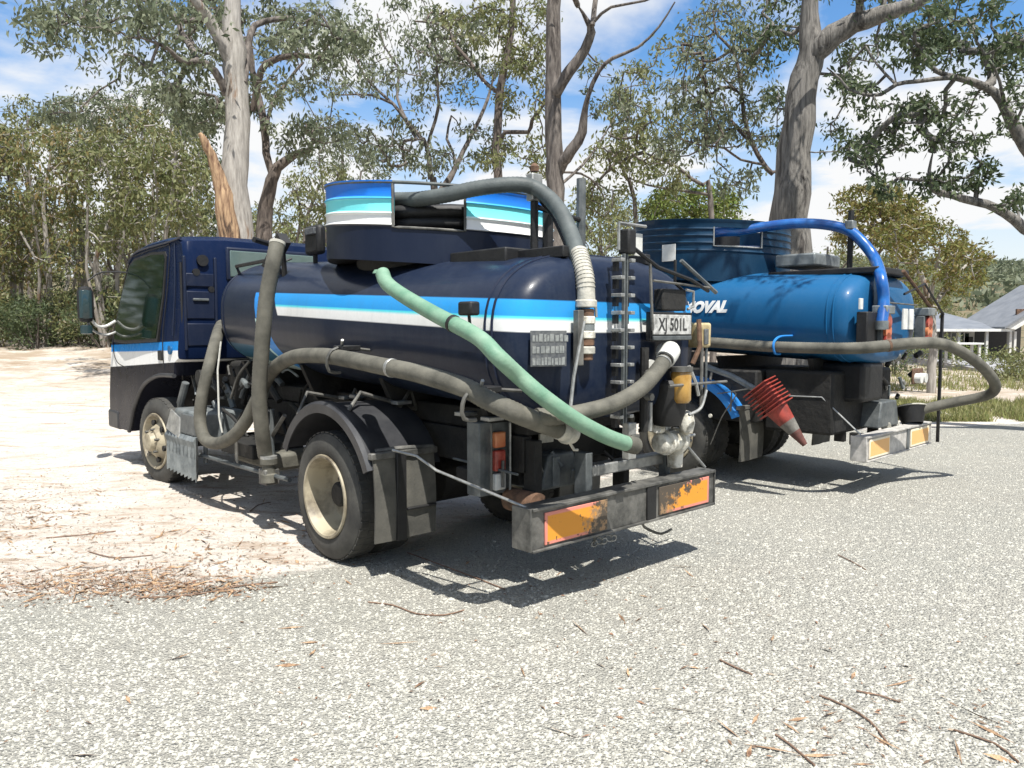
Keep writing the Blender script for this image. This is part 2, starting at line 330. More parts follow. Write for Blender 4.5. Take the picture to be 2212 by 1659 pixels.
# ================================================================== trucks (local frame: x across from the near flank, y forward from the rear axle, z up)
TILT = .052
def sup(th, wd, ht, n=2.7):
    c, s_ = math.cos(th), math.sin(th)
    return math.copysign(abs(c)**(2/n), c)*wd, math.copysign(abs(s_)**(2/n), s_)*ht
class Tank:
    def __init__(s, bc, wd, ht, zc, a0, a1, dr, df):
        s.bc, s.wd, s.ht, s.zc, s.a0, s.a1, s.dr, s.df = bc, wd, ht, zc, a0, a1, dr, df
    def cz(s, a): return s.zc+TILT*(a+1.7)
    def mesh(s, mb, n=64):
        rs = []; K = 9
        prof = []
        for i in range(K+1):
            t = i/K*math.pi/2; e = .62
            prof.append((s.a0+s.dr*(1-math.sin(t)**.9), max(math.sin(t)**e if i else .0, .015)) if False else (s.a0+s.dr-s.dr*math.cos(t)**.8, 1-.30*(math.cos(t)**2.2) if i else .02))
        # rear head: flat middle, rounded edge
        rear = [(0, .02), (.012, .55), (.03, .78), (.055, .88), (.10, .945), (.17, .985), (.25, 1.0)]
        pr = [(s.a0+o*s.dr/.25, k) for o, k in rear]
        mid = [(s.a0+s.dr+(s.a1-s.df-s.a0-s.dr)*i/8, 1.0) for i in range(1, 9)]
        fr = [(s.a1-s.df+s.df*math.sin(t), max(math.cos(t)**.75, .02)) for t in [i/9*math.pi/2 for i in range(1, 10)]]
        for a, k in pr+mid+fr:
            rs.append([(s.bc+x, a, s.cz(a)+z) for x, z in (sup(-2*math.pi*j/n, s.wd*k, s.ht*k) for j in range(n))])
        mb.rings(rs); return mb
    def flank(s, a, z, off=0):
        dz = min(abs(z-s.cz(a))/s.ht, .999); return s.bc-s.wd*(1-dz**2.7)**(1/2.7)-off
    def seam(s, a, k=1.0, r=.008, lo=0, hi=1, n=64):
        return [(s.bc+x, a, s.cz(a)+z) for x, z in (sup(2*math.pi*(lo+(hi-lo)*j/n), s.wd*k, s.ht*k) for j in range(n+1))]
def wheel(parent, x, y, kind, steer=0, side=-1, rr=.435):
    # side -1: outer face towards -x
    e = empty('wheel', (x, y, rr), steer, parent); w_ = .235
    def L(p): return [(-side*(o), r) for o, r in p] if side < 0 else [(-o, r) for o, r in p]
    ty = MB(); R0, R1 = .268, rr
    prof = [(.02, R0), (.004, R0+.03), (0, R0+.085), (.012, R1-.045), (.028, R1-.012), (.05, R1), (w_-.05, R1), (w_-.028, R1-.012), (w_-.012, R1-.045), (w_, R0+.085), (w_-.004, R0+.03), (w_-.02, R0)]
    ty.lathe([(-side*o if side > 0 else o, r) for o, r in prof], (0, 0, 0), 'x', 56, closed=True)
    sg = 1 if side < 0 else -1
    t_ = ty.build('tyre', 'rubber', e)
    tr = MB()
    for k in range(44):
        a0 = 2*math.pi*k/44
        for (u0, u1, da) in ((.03, .085, .0), (.095, .14, .035), (.15, .205, .0)):
            c, s_ = math.cos(a0+da), math.sin(a0+da); t = np.array([0, -s_, c]); nrm = np.array([0, c, s_])
            p = [nrm*(rr-.006)+t*q for q in (-.022, .022)]; q_ = [nrm*(rr+.0015)+t*q for q in (-.021, .021)]
            vs = [(sg*u0, *p[0][1:]), (sg*u1, *p[0][1:]), (sg*u1, *p[1][1:]), (sg*u0, *p[1][1:]), (sg*u0, *q_[0][1:]), (sg*u1, *q_[0][1:]), (sg*u1, *q_[1][1:]), (sg*u0, *q_[1][1:])]
            tr.add(vs, [(4,5,6,7),(0,1,5,4),(1,2,6,5),(2,3,7,6),(3,0,4,7)])
    tr.build('tread_blocks', 'rubber', e, flat=True)['kind'] = 'stuff'
    rim = MB()
    if kind == 'dish':
        p = [(.004, R0+.018), (-.006, R0+.012), (-.004, R0-.004), (.02, R0-.014), (.05, R0-.022), (.15, R0-.03), (.185, R0-.05), (.20, R0-.10), (.205, .10), (.205, .085)]
        rim.lathe([(sg*o, r) for o, r in p]+[(sg*(o+.012), r-.002 if r < .3 else r) for o, r in p[::-1]], (0, 0, 0), 'x', 48, True).build('rim', 'cream_rim', e)
        h = MB().lathe([(sg*.21, .09), (sg*.11, .085), (sg*.095, .07), (sg*.09, .01)], (0, 0, 0), 'x', 24); h.build('hub', 'chassis', e)
        for k in range(8):
            a = 2*math.pi*k/8; MB().cyl((sg*.205, .125*math.cos(a), .125*math.sin(a)), (sg*.165, .125*math.cos(a), .125*math.sin(a)), .016, 6).build('wheel_nut', 'dull_steel', e)
    else:
        p = [(.004, R0+.018), (-.006, R0+.012), (-.002, R0-.006), (.03, R0-.02), (.06, R0-.04), (.05, R0-.07), (.0, .15), (-.03, .125), (-.03, .10)]
        rim.lathe([(sg*o, r) for o, r in p]+[(sg*(o+.012), r-.002 if r < .3 else r) for o, r in p[::-1]], (0, 0, 0), 'x', 48, True).build('rim', 'cream_rim', e)
        MB().lathe([(sg*-.03, .10), (sg*-.075, .085), (sg*-.085, .06), (sg*-.085, .01)], (0, 0, 0), 'x', 20).build('hub', 'cream_rim', e)
        for k in range(6):
            a = 2*math.pi*k/6+.3; c, s_ = math.cos(a), math.sin(a)
            MB().cyl((sg*.0, .19*c, .19*s_), (sg*.028, .19*c, .19*s_), .028, 12).build('hand_hole', 'black', e)
            a += .5; c, s_ = math.cos(a), math.sin(a); MB().cyl((sg*-.01, .128*c, .128*s_), (sg*-.055, .128*c, .128*s_), .014, 6).build('wheel_nut', 'dull_steel', e)
    return e
def arch(cy, cz, r0, r1, x0, x1, t0, t1, n=24, thick=.012):
    mb = MB(); rs = []
    for i in range(n+1):
        t = t0+(t1-t0)*i/n; r = r0+(r1-r0)*i/n; c, s_ = math.cos(t), math.sin(t)
        y, z = cy+r*c, cz+r*s_; yi, zi = cy+(r-thick)*c, cz+(r-thick)*s_; yl, zl = cy+(r-.06)*c, cz+(r-.06)*s_; yr, zr = cy+(r+.018)*c, cz+(r+.018)*s_
        rs.append([(x0, yl, zl), (x0-.004, y, z), (x0+.02, yr, zr), (x0+.07, yr, zr), (x0+.10, y, z), (x1, y, z), (x1, yi, zi), (x0+.012, yi, zi), (x0+.012, yl, zl)])
    return mb.rings(rs)
def cab(root, paintname, T, full=True):
    # side outline (y forward, z)
    out = [(5.33,.42),(5.385,.50),(5.37,.78),(5.30,1.10),(5.20,1.42),(4.74,2.27),(4.60,2.38),(4.36,2.45),(4.05,2.48),(3.5,2.485),(3.12,2.46),(3.0,2.41),(2.95,2.30),(2.93,1.9),(2.93,1.38),(2.96,1.28),(3.06,1.24)]
    arc_ = [(3.10,1.11),(3.46,1.10),(3.72,1.065),(4.0,.985),(4.21,.86),(4.39,.70),(4.52,.52),(4.60,.42)]
    prof = out+arc_
    x0, x1 = .10, 2.02
    def inset(z, k): return k+max(0, z-1.45)*.085
    rs = []
    cy, cz = 4.1, 1.5
    def ring(x, s_, k):
        return [(x+(inset(z, 0) if x < 1 else -inset(z, 0)), cy+(y-cy)*s_ if z > .9 or y > 4.9 else y, cz+(z-cz)*s_ if z > 1.3 else z) for y, z in prof]
    for x, s_ in ((x0+.035, .955), (x0+.012, .98), (x0, .993)): pass
    xs = [(x0, .968), (x0+.018, .985), (x0+.05, .996), (x0+.10, 1.0), (x0+.4, 1.0), (x1-.4, 1.0), (x1-.10, 1.0), (x1-.05, .996), (x1-.018, .985), (x1, .968)]
    R_ = [ring(x, s_, 0) for x, s_ in xs]
    # crown of the roof
    for i, (x, s_) in enumerate(xs):
        R_[i] = [(px_, py, pz+(.05*math.sin(math.pi*(x-x0)/(x1-x0)) if pz > 2.3 else 0)) for px_, py, pz in R_[i]]
    body = MB().rings(R_).build('cab', paintname, root, ang=28)
    T_ = T
    # near door glass, frame, seam lines
    def flk(y, z, off): return (x0+inset(z, 0)-off, y, z)
    def poly(pts, off, th=.006): 
        mb = MB(); n = len(pts); mb.add([flk(y, z, off) for y, z in pts]+[flk(y, z, off-th-.02) for y, z in pts], [tuple(range(n-1, -1, -1))]+[(i, (i+1) % n, n+(i+1) % n, n+i) for i in range(n)]); return mb
    win = [(3.60,1.47),(3.49,1.9),(3.475,2.27),(3.52,2.315),(3.9,2.335),(4.45,2.31),(4.62,2.25),(4.86,1.9),(5.04,1.52),(5.02,1.45),(4.6,1.44)]
    cx_ = sum(p[0] for p in win)/len(win); cz_ = sum(p[1] for p in win)/len(win)
    big = [(cx_+(y-cx_)*1.06, cz_+(z-cz_)*1.07) for y, z in win]
    fr = poly(big, .006).build('window_frame', 'black', body); poly(win, .011).build('side_window', 'dark_glass', body)
    for ln in ([(3.40,1.14),(3.42,1.5),(3.37,1.9),(3.36,2.36),(3.5,2.40),(4.4,2.37),(4.66,2.30),(4.95,1.8),(5.12,1.43),(5.0,1.2),(4.6,1.13)],):
        MB().tube(spline([flk(y, z, .0) for y, z in ln], .05), .005, 6).build('door_seam', 'black', body)
    MB().tube(spline([flk(y, z, .004) for y, z in [(3.22,2.40),(3.14,2.0),(3.12,1.5)]], .08), .006, 6).build('pillar_seam', 'navy_paint', body)
    MB().tube(spline([flk(y, z, .002) for y, z in [(3.06,2.445),(3.4,2.43),(4.4,2.405),(4.68,2.30)]], .08), .012, 8).build('rain_gutter', 'navy_paint', body)
    for i, (y, z) in enumerate(((3.49, 1.30),)):
        b = MB().box(x0-.012, x0+.03, y-.06, y+.06, z-.05, z+.05).build('door_handle', 'black', body, .01)
    MB().cyl(flk(3.2, 1.36, .012), flk(3.2, 1.36, -.02), .045, 20).build('fuel_cap', 'blue_paint' if full else 'black', body)
    # bumper corner
    MB().box(x0-.01, x0+.25, 5.0, 5.40, .40, .62).build('bumper', 'plastic', root, .03)
    # wheel arch lip
    MB().tube(spline([(x0-.004, y, z) for y, z in arc_[:]], .05), .022, 8).build('wheel_arch', 'plastic', body)
    # rear wall: window, recesses, vents
    yb = 2.93
    for (b0, b1, z0, z1, nm) in ((.60, 1.50, 2.08, 2.34, 'rear_window'),):
        MB().box(b0-.035, b1+.035, yb-.016, yb+.02, z0-.035, z1+.035).build('window_frame', 'navy_paint', body, .02)
        MB().box(b0, b1, yb-.024, yb, z0, z1).build(nm, 'pale_glass', body, .008)
    for b in (.16, .455, 1.62, 1.96):
        MB().box(b-.012, b+.012, yb-.02, yb+.02, 1.36, 2.26).build('wall_rib', 'navy_paint', body, .008)
    for (b0, b1, z0, z1) in ((.17,.44,1.40,1.62),(.17,.44,1.66,1.93),(.17,.44,1.97,2.10)):
        MB().box(b0, b1, yb-.012, yb+.01, z0, z1).build('pressed_panel', 'navy_paint', body, .010)
    for (b, z, r) in ((.335, 2.225, .055), (.27, 2.11, .035), (.41, 1.95, .03)):
        MB().cyl((b, yb-.016, z), (b, yb+.01, z), r, 18).build('vent_hole', 'black', body)
    MB().box(.23, .38, yb-.03, yb, 1.835, 1.86).build('grab_rail', 'grey_metal', body, .006)
    for b in (.17, 1.9):
        MB().tube([(b-.03, 2.96, 2.2), (b-.03, 2.96, 1.5)], .012, 8).build('pillar_trim', 'black', body)
    # mirror
    mi = MB().lathe([(-.20, .02), (-.19, .075), (-.14, .11), (.14, .11), (.19, .075), (.20, .02)], (0, 0, 0), 'z', 20)
    mi.v = [(x*.75, y*.35, z) for x, y, z in mi.v]
    m_ = mi.build('mirror', 'black', root); m_.location = (-.22, 4.92, 1.84); m_.rotation_euler = (0, 0, R(-12))
    g = MB().lathe([(-.16, .01), (-.15, .08), (.15, .08), (.16, .01)], (0, 0, 0), 'z', 16); g.v = [(x*.78, y*.10-.036, z) for x, y, z in g.v]
    g.build('mirror_glass', 'mirror_glass', m_)
    MB().tube(spline([(.10, 4.98, 1.66), (.0, 5.0, 1.60), (-.10, 4.96, 1.60), (-.17, 4.92, 1.68)], .03), .016, 8).build('mirror_arm', 'white_paint', root)
    m2 = MB().lathe([(-.05, .02), (-.045, .05), (.045, .05), (.05, .02)], (0, 0, 0), 'z', 16); m2.v = [(x*1.2, y*.5, z-.28) for x, y, z in m2.v]; m2.build('spotter_mirror', 'mirror_glass', m_)
    MB().tube(spline([(.14, 4.98, 1.55), (.0, 5.02, 1.50), (-.14, 4.97, 1.55), (-.20, 4.92, 1.64)], .03), .014, 8).build('mirror_arm', 'steel', root)
    MB().tube(spline([(.2, 4.7, 2.2), (-.05, 4.9, 2.2), (-.19, 4.92, 2.1)], .05), .010, 8).build('mirror_arm', 'black', root)
    return body
def hexrods(mb, pts, r): return mb.tube(pts, r, 8)
def make_truck(T, kind):
    first = kind == 1
    root = empty('tanker_truck', tuple(T.P), T.ang)
    if first: tag(root, 'dark navy vacuum tanker truck with blue and white stripes, parked nearest on the gravel', 'truck', 'vacuum tanker trucks parked side by side')
    else: tag(root, 'plain bright blue vacuum tanker truck with white lettering, parked behind the navy one', 'truck', 'vacuum tanker trucks parked side by side')
    pt = 'navy_paint' if first else 'blue_paint'
    cab(root, 'cab_paint' if first else 'blue_paint', T, first)
    # wheels
    wheel(root, .02, 3.49, 'front', R(6)); wheel(root, 2.08, 3.49, 'front', R(6), 1)
    ay, wr = (0, 2.10) if first else (.2, 1.95)
    wheel(root, 0, ay, 'dish'); wheel(root, .27, ay, 'dish'); wheel(root, wr, ay, 'dish', 0, 1); wheel(root, wr-.27, ay, 'dish', 0, 1)
    MB().cyl((.3, 0, .435), (1.85, 0, .435), .07, 14).lathe([(-.25, .05), (-.15, .17), (.15, .17), (.25, .05)], (1.05, 0, .435), 'x', 20).build('rear_axle', 'chassis', root)
    MB().cyl((.2, 3.42, .40), (1.9, 3.42, .40), .05, 10).build('front_axle', 'chassis', root)
    for x in (.60, 1.42):
        MB().box(x, x+.07, -1.32, 5.1, .70, .92).build('chassis_rail', 'chassis', root, .006)
    for y in (-1.25, -.6, .5, 1.4, 2.3, 3.0):
        MB().box(.66, 1.45, y, y+.08, .72, .88).build('cross_member', 'chassis', root, .005)
    MB().box(.62, 1.44, -1.34, 2.5, .925, 1.06).build('subframe', 'chassis', root, .01)
    for y in (-1.2, -.2, .9, 2.0):
        MB().add([(.45,y,1.0),(1.6,y,1.0),(1.75,y,1.28),(.32,y,1.28),(.45,y+.05,1.0),(1.6,y+.05,1.0),(1.75,y+.05,1.28),(.32,y+.05,1.28)], [(0,1,2,3),(7,6,5,4),(0,4,5,1),(1,5,6,2),(2,6,7,3),(3,7,4,0)]).build('tank_saddle', 'chassis', root)
    # tank
    tk = Tank(1.03, .84, .485, 1.50, -1.74, 2.52, .22, .42) if first else Tank(1.03, .86, .45, 1.655, -1.66, 2.52, .20, .42)
    tank = tk.mesh(MB()).build('tank', 'tank_paint' if first else 'blue_paint', root, ang=50)
    for a, k in ((tk.a0+tk.dr+.01, 1.003), (tk.a0+tk.dr+.07, 1.0), (tk.a1-tk.df, 1.002)):
        MB().tube(tk.seam(a, k), .008 if a < -1 else .005, 6, False).build('weld_seam', pt, tank)
    zt = lambda a: tk.cz(a)+tk.ht
    # top: walkway rail, turntable, drum
    bc, ac, r = (1.0, 0.0, .83) if first else (1.0, .35, .87)
    z0, z1, tl = (2.03, 2.545, .088) if first else (2.10, 2.748, .065)
    MB().lathe([(-.14, .01), (-.14, .62), (.02, .62), (.02, .01)], (bc, ac, z0), 'z', 40).build('turntable', 'black', root)
    for x in (.62, 1.36):
        MB().box(x, x+.05, -1.62, 1.6, zt(-1.6)-.03, zt(-1.6)+.035).build('deck_rail', 'black', root, .006)
    MB().box(.52, 1.5, -1.25, -.72, 1.94, 2.04).build('drum_bracket', 'black', root, .01)
    # drum wall with slot
    if first: zs, open_top = 2.25, True
    else: zs, open_top = 2.468, False
    aA = math.atan2(-.43, .29-bc) if first else math.atan2(-.13-ac, .27-bc); aB = math.atan2(-.74, .63-bc) if first else math.atan2(-.46-ac, .67-bc)
    lo, hi = sorted((aA, aB)); nseg = 96; zst = 2.665; tz = lambda y: tl*(y-ac)
    beads = ([2.265, 2.338, 2.432] if first else [2.42, 2.50, 2.575, 2.645])
    zr = [z0]+[z for b in beads for z in (b-.014, b, b+.014)]+[z1-.03, z1-.012, z1]
    angs = sorted(set([2*math.pi*i/nseg-math.pi for i in range(nseg)]+[lo, hi])); na = len(angs)
    V, Fc = [], []; zr = sorted(set(zr+[zs]+([zst] if not open_top else [])))
    def ro(z):
        k = r+(.012*max(0, 1-min(abs(z-b) for b in beads)/.012)); return k+(.012 if z > z1-.02 else 0)
    for side_ in (0, 1):
        for z in zr:
            for a in angs:
                q = (ro(z) if side_ == 0 else r-.02); V.append((bc+q*math.cos(a), ac+q*math.sin(a), z+tz(ac+q*math.sin(a))))
    nz = len(zr); idx = lambda sd, i, j: sd*nz*na+i*na+(j % na)
    def open_(i, j):
        am = angs[j]; zm = (zr[i]+zr[i+1])/2
        return lo-1e-6 <= am < hi-1e-6 and zm > zs and (open_top or zm < zst)
    for i in range(nz-1):
        for j in range(na):
            if open_(i, j): continue
            Fc.append((idx(0,i,j), idx(0,i,j+1), idx(0,i+1,j+1), idx(0,i+1,j))); Fc.append((idx(1,i,j+1), idx(1,i,j), idx(1,i+1,j), idx(1,i+1,j+1)))
            if i == nz-2 or open_(i+1, j): Fc.append((idx(0,i+1,j), idx(0,i+1,j+1), idx(1,i+1,j+1), idx(1,i+1,j)))
            if i > 0 and open_(i-1, j): Fc.append((idx(0,i,j+1), idx(0,i,j), idx(1,i,j), idx(1,i,j+1)))
            if open_(i, (j+1) % na): Fc.append((idx(0,i,j+1), idx(1,i,j+1), idx(1,i+1,j+1), idx(0,i+1,j+1)))
            if open_(i, (j-1) % na): Fc.append((idx(1,i,j), idx(0,i,j), idx(0,i+1,j), idx(1,i+1,j)))
    mb = MB(); mb.v = V; mb.f = Fc
    drum = mb.build('hose_drum', 'drum_stripes' if False else ('drum_paint' if first else 'drum_blue'), root, ang=40)
    MB().lathe([(0, .01), (0, r-.005), (.02, r-.005), (.02, .01)], (bc, ac, z0+.02), 'z', 48).build('drum_floor', 'black', drum)
    MB().lathe([(0, r-.022), (z1-z0-.01, r-.022), (z1-z0-.01, r-.028), (0, r-.028)], (bc, ac, z0+.03), 'z', 64, True) if False else None
    Vl, Fl = [], []
    for z in zr:
        for a in angs: Vl.append((bc+(r-.026)*math.cos(a), ac+(r-.026)*math.sin(a), min(z, z1-.012)+tz(ac+r*math.sin(a))))
    for i in range(nz-1):
        for j in range(na):
            if not open_(i, j): Fl.append((i*na+(j+1) % na, i*na+j, (i+1)*na+j, (i+1)*na+(j+1) % na))
    lm = MB(); lm.v = Vl; lm.f = Fl; lm.build('drum_inner_sheet', 'black' if first else 'drum_blue', drum)  # added inner sheet, makes the navy drum black inside
    if first: MB().tube([(bc+(r+.002)*math.cos(a), ac+(r+.002)*math.sin(a), z1-.012+tz(ac+r*math.sin(a))) for a in np.linspace(0, 2*math.pi, 73)], .011, 8, False).build('top_hoop', 'hose_dark', drum)
    pz = zs if first else zs
    edge = [(bc+(r+.004)*math.cos(lo+(hi-lo)*k/12), ac+(r+.004)*math.sin(lo+(hi-lo)*k/12), pz+tz(ac+r*math.sin(lo+(hi-lo)*k/12))) for k in range(13)]
    zt2 = z1-.02 if first else zst; e0 = [(edge[0][0], edge[0][1], zt2+tz(edge[0][1]))]; e1 = [(edge[-1][0], edge[-1][1], zt2+tz(edge[-1][1]))]
    MB().tube(e0+edge+e1, .009, 8).build('slot_edging', 'dull_steel' if first else 'steel', drum)
    MB().lathe([(0,.30),(0,.32),(z1-z0-.18,.32),(z1-z0-.18,.30)], (bc, ac, z0+.04), 'z', 32, True).build('drum_core', 'black', drum)
    # rear arm post with clamp
    if first:
        px_, py_ = .90, -1.10
        MB().tube([(px_, py_, 1.95), (px_, py_, 2.36)], .026, 10).build('guide_post', 'black', root)
        MB().box(px_-.045, px_+.045, py_-.03, py_+.03, 2.36, 2.53).build('hose_clamp', 'steel', root, .008)
        MB().lathe([(0,.008),(0,.028),(.03,.03),(.05,.012)], (px_, py_, 2.545), 'z', 10).build('clamp_knob', 'rust', root)
        MB().tube([(1.42, -1.02, 1.95), (1.42, -1.02, 2.58)], .032, 10).build('guide_post', 'grey_metal', root)
        MB().tube([(1.10, -1.02, 1.95), (1.10, -1.02, 2.40)], .035, 8).build('guide_post', 'black', root)
        MB().tube([(.9, -1.10, 2.33), (1.42, -1.02, 2.30)], .018, 8).build('post_brace', 'black', root)
    else:
        MB().tube([(.9, -1.29, 2.05), (.9, -1.29, 2.74)], .028, 10).build('guide_post', 'black', root)
        MB().box(.85, .95, -1.33, -1.25, 2.55, 2.64).build('hose_clamp', 'galvanised', root, .01)
        MB().box(.65, 1.25, -1.05, -.62, 2.20, 2.33).build('top_locker', 'galvanised', root, .02)
        MB().box(.55, 1.35, -1.7, -.6, 2.09, 2.15).build('deck_plate', 'black', root, .01)
    # stainless chute behind tank of T2, vents
    # fenders
    for x0_, x1_ in ((-.03, .52), (1.58, 2.13)):
        arch(0, .435, .60, .66, x0_, x1_, R(150 if False else 28), R(157), 26).build('fender', 'plastic' if first else 'blue_fender', root)
    for x0_ in (.0, 1.62):
        fl = MB(); rs = []
        for i in range(7):
            z = .78-.54*i/6; y = -.615-.02*math.sin(i/6*3)-.012*i/6; rs.append([(x0_, y, z), (x0_+.16, y-.012, z), (x0_+.30, y+.008, z), (x0_+.46, y, z), (x0_+.46, y+.012, z), (x0_+.30, y+.02, z), (x0_+.16, y, z), (x0_, y+.012, z)])
        f_ = fl.rings(rs).build('mudflap', 'dusty_rubber', root)
        MB().box(x0_-.02, x0_+.48, -.635, -.59, .76, .80).build('flap_bracket', 'dull_steel', f_, .005)
        if first:
            MB().box(x0_+.145, x0_+.215, -.665, -.64, .24, .79).build('flap_shade_strap', 'black', f_, .004)  # black strips: shadow stripes on the flap built as shapes, plus a strap
            MB().box(x0_+.22, x0_+.45, -.66, -.635, .42, .435).build('flap_shade_strap', 'black', f_, .004)
    for x in (.05, .45):
        MB().tube([(x, -.25, 1.03), (x+.12, -.2, 1.14), (.62, -.2, 1.0)], .014, 8).build('fender_stay', 'dull_steel', root)
        MB().tube([(x, .45, .95), (x+.1, .5, 1.1), (.62, .5, 1.0)], .014, 8).build('fender_stay', 'dull_steel', root)
    # bumper: channel with plates
    b0, b1 = (.29, 2.02) if first else (.37, 2.10); zb0, zb1, yb = (.375, .585, -1.70) if first else (.34, .55, -1.70)
    bm = 'dull_steel' if first else 'grey_bumper'
    bp = MB().box(b0, b1, yb-.012, yb, zb0, zb1).box(b0, b1, yb-.03, yb+.10, zb1, zb1+.018).box(b0, b1, yb-.03, yb+.06, zb0-.014, zb0).box(b0-.012, b0, yb-.02, yb+.13, zb0-.01, zb1+.016).box(b1, b1+.012, yb-.02, yb+.13, zb0-.01, zb1+.016).build('bumper', bm, root, .003)
    if first:
        for i, (c0, c1) in enumerate(((.385, .90), (1.40, 1.95))):
            MB().box(c0, c1, yb-.022, yb-.0125, zb0+.012, zb1-.018).build('marker_plate', ('marker_a', 'marker_b')[i], bp, .004)
        MB().box(1.275, 1.365, yb-.026, yb-.0125, zb0, zb1).build('bumper_bracket', 'black', bp, .004)
    else:
        for i, (c0, c1) in enumerate(((.43, .93), (1.50, 2.04))):
            MB().box(c0, c1, yb-.022, yb-.0125, zb0+.012, zb1-.018).build('marker_plate', 'marker_pale', bp, .004)
        MB().box(1.40, 1.46, yb-.024, yb-.0125, zb0-.02, zb1).build('bumper_bracket', 'grey_metal', bp, .004)
    # bumper stays / rods
    P = T.S; Q = T.Rr
    if first:
        rod = [P(848,972,.05), P(900,985,.1), (.18, -1.02, .73), (.30, -1.66, .60)]
        MB().tube(rod, .008, 6).build('stay_rod', 'steel', root)
        MB().tube([(-.02, -.50, .79), (.2, -.60, .81), (.45, -.62, .80)], .016, 8).build('stay_rod', 'dull_steel', root)
    else:
        MB().tube([P(1700,855,.3), P(1775,858,.3), (.37, -1.66, .58)], .008, 6).build('stay_rod', 'steel', root)
        MB().tube([(-.05, -.55, .75), (-.12, -.6, .95), (.02, -.9, 1.02)], .009, 6).build('stay_rod', 'dull_steel', root)
    for x in (.62, 1.44):
        MB().box(x, x+.06, -1.72+.06, -1.45, .44, .56).build('bumper_arm', 'chassis', root, .006).location = (0, 0, 0)
        MB().box(x, x+.06, -1.40, -1.30, .46, .90).build('bumper_arm', 'chassis', root, .006)
    # second bar and posts above the bumper
    if first:
        MB().box(.92, 1.72, -1.54, -1.45, .66, .73).build('tow_bar', 'steel', root, .008)
        MB().box(.88, .94, -1.57, -1.47, .55, .82).build('tow_bar_post', 'grey_metal', root, .006)
        MB().box(1.68, 1.735, -1.56, -1.50, .56, .92).build('pump_stand', 'grey_metal', root, .006)
        MB().box(1.50, 1.735, -1.56, -1.50, .90, .93).build('pump_stand', 'grey_metal', root, .006)
        bx = MB().add([(.70,-1.36,.58),(1.06,-1.36,.58),(1.0,-1.36,.80),(.78,-1.36,.80),(.70,-1.0,.58),(1.06,-1.0,.58),(1.0,-1.0,.80),(.78,-1.0,.80)], [(0,1,2,3),(7,6,5,4),(0,4,5,1),(1,5,6,2),(2,6,7,3),(3,7,4,0)]).build('tool_locker', 'grey_metal', root, .015)
        MB().box(.80, .86, -1.372, -1.358, .60, .78).build('locker_rib', 'galvanised', bx, .003)
        MB().cyl((.60, -1.45, .53), (.60, -1.2, .53), .07, 16).build('spare_coupling', 'rust', root)
        # tail light in a housing
        hs = MB().box(.36, .60, -1.20, -1.08, .57, 1.01).build('light_housing', 'grey_metal', root, .008)
        for (z0_, z1_, mm) in ((.60, .70, 'white_paint'), (.715, .84, 'red_lens'), (.855, .95, 'orange_lens')):
            MB().box(.455, .54, -1.235, -1.199, z0_, z1_).build('lamp_lens', mm, hs, .010)
        MB().tube([(.575,-1.23,.58), (.575,-1.23,1.0)], .008, 6).build('lamp_guard', 'steel', hs)
        MB().tube([(.425,-1.23,.58), (.425,-1.23,1.0)], .008, 6).build('lamp_guard', 'dull_steel', hs)
        MB().box(.64, .72, -1.25, -1.20, .80, .97).build('lamp_bracket', 'grey_metal', root, .01)
        MB().box(.76, .88, -1.30, -1.28, .86, .95).build('bracket_plate', 'hose_worn', root, .006)
        # tie-down hooks and chain under the bumper
        MB().tube(spline([(1.30,-1.66,.36),(1.42,-1.60,.28),(1.56,-1.62,.22),(1.62,-1.66,.25)], .03), .009, 6).build('tow_hook', 'dull_steel', root)
        for k in range(5):
            c = np.array([.98+.045*k, -1.55, .25+.01*(k % 2)]); MB().tube([c+np.array([.028*math.cos(t), .012*(k % 2)*math.sin(t), .018*math.sin(t)]) for t in np.linspace(0, 2*math.pi, 11)], .005, 5, False).build('chain_link', 'steel', root)
        for x, z in ((.92,.33),):
            MB().tube([(.98,-1.55,.25), (.95,-1.58,.37)], .006, 5).build('chain_hanger', 'dull_steel', root)
    else:
        for (bb, zz) in ((.52, 1.53), (1.63, 1.54)):
            hs = MB().box(bb-.10, bb+.10, -1.80, -1.70, 1.42, 1.70).build('light_housing', 'grey_metal', root, .01)
            for k, mm in enumerate(('red_lens', 'orange_lens', 'red_lens')):
                MB().cyl((bb, -1.825, 1.46+.085*k), (bb, -1.795, 1.46+.085*k), .072, 20).build('lamp_lens', mm, hs)
            MB().box(bb-.10, bb+.10, -1.84, -1.70, 1.70, 1.78).build('lamp_cap', 'galvanised', hs, .01)
        for k in range(2):
            bb = 1.58+.13*k; MB().cyl((bb, -1.78, 1.06), (bb, -1.72, 1.06), .05, 18).build('reversing_lamp', 'white_paint', root)
        MB().box(1.50, 1.80, -1.72, -1.70, 1.0, 1.16).build('lamp_plate', 'rust', root, .01)
        for k in range(2):
            MB().box(.98+.16*k, 1.09+.16*k, -1.79, -1.77, 1.56, 1.76).build('notice_plate', 'white_paint', root, .003)
        MB().box(.17, .23, -1.70, -1.68, 1.74, 1.84).build('notice_plate', 'white_paint', root, .003)
        MB().box(.18, .48, -1.76, -1.66, 1.40, 1.72).build('control_box', 'black', root, .01)
        MB().box(.55, .66, -1.74, -1.66, 1.35, 2.10).build('rear_channel', 'galvanised', root, .012)
        MB().add([(.95,-1.60,.58),(1.5,-1.60,.58),(1.42,-1.60,.84),(1.02,-1.60,.84),(.95,-1.2,.58),(1.5,-1.2,.58),(1.42,-1.2,.84),(1.02,-1.2,.84)], [(0,1,2,3),(7,6,5,4),(0,4,5,1),(1,5,6,2),(2,6,7,3),(3,7,4,0)]).build('tool_locker', 'grey_metal', root, .015)
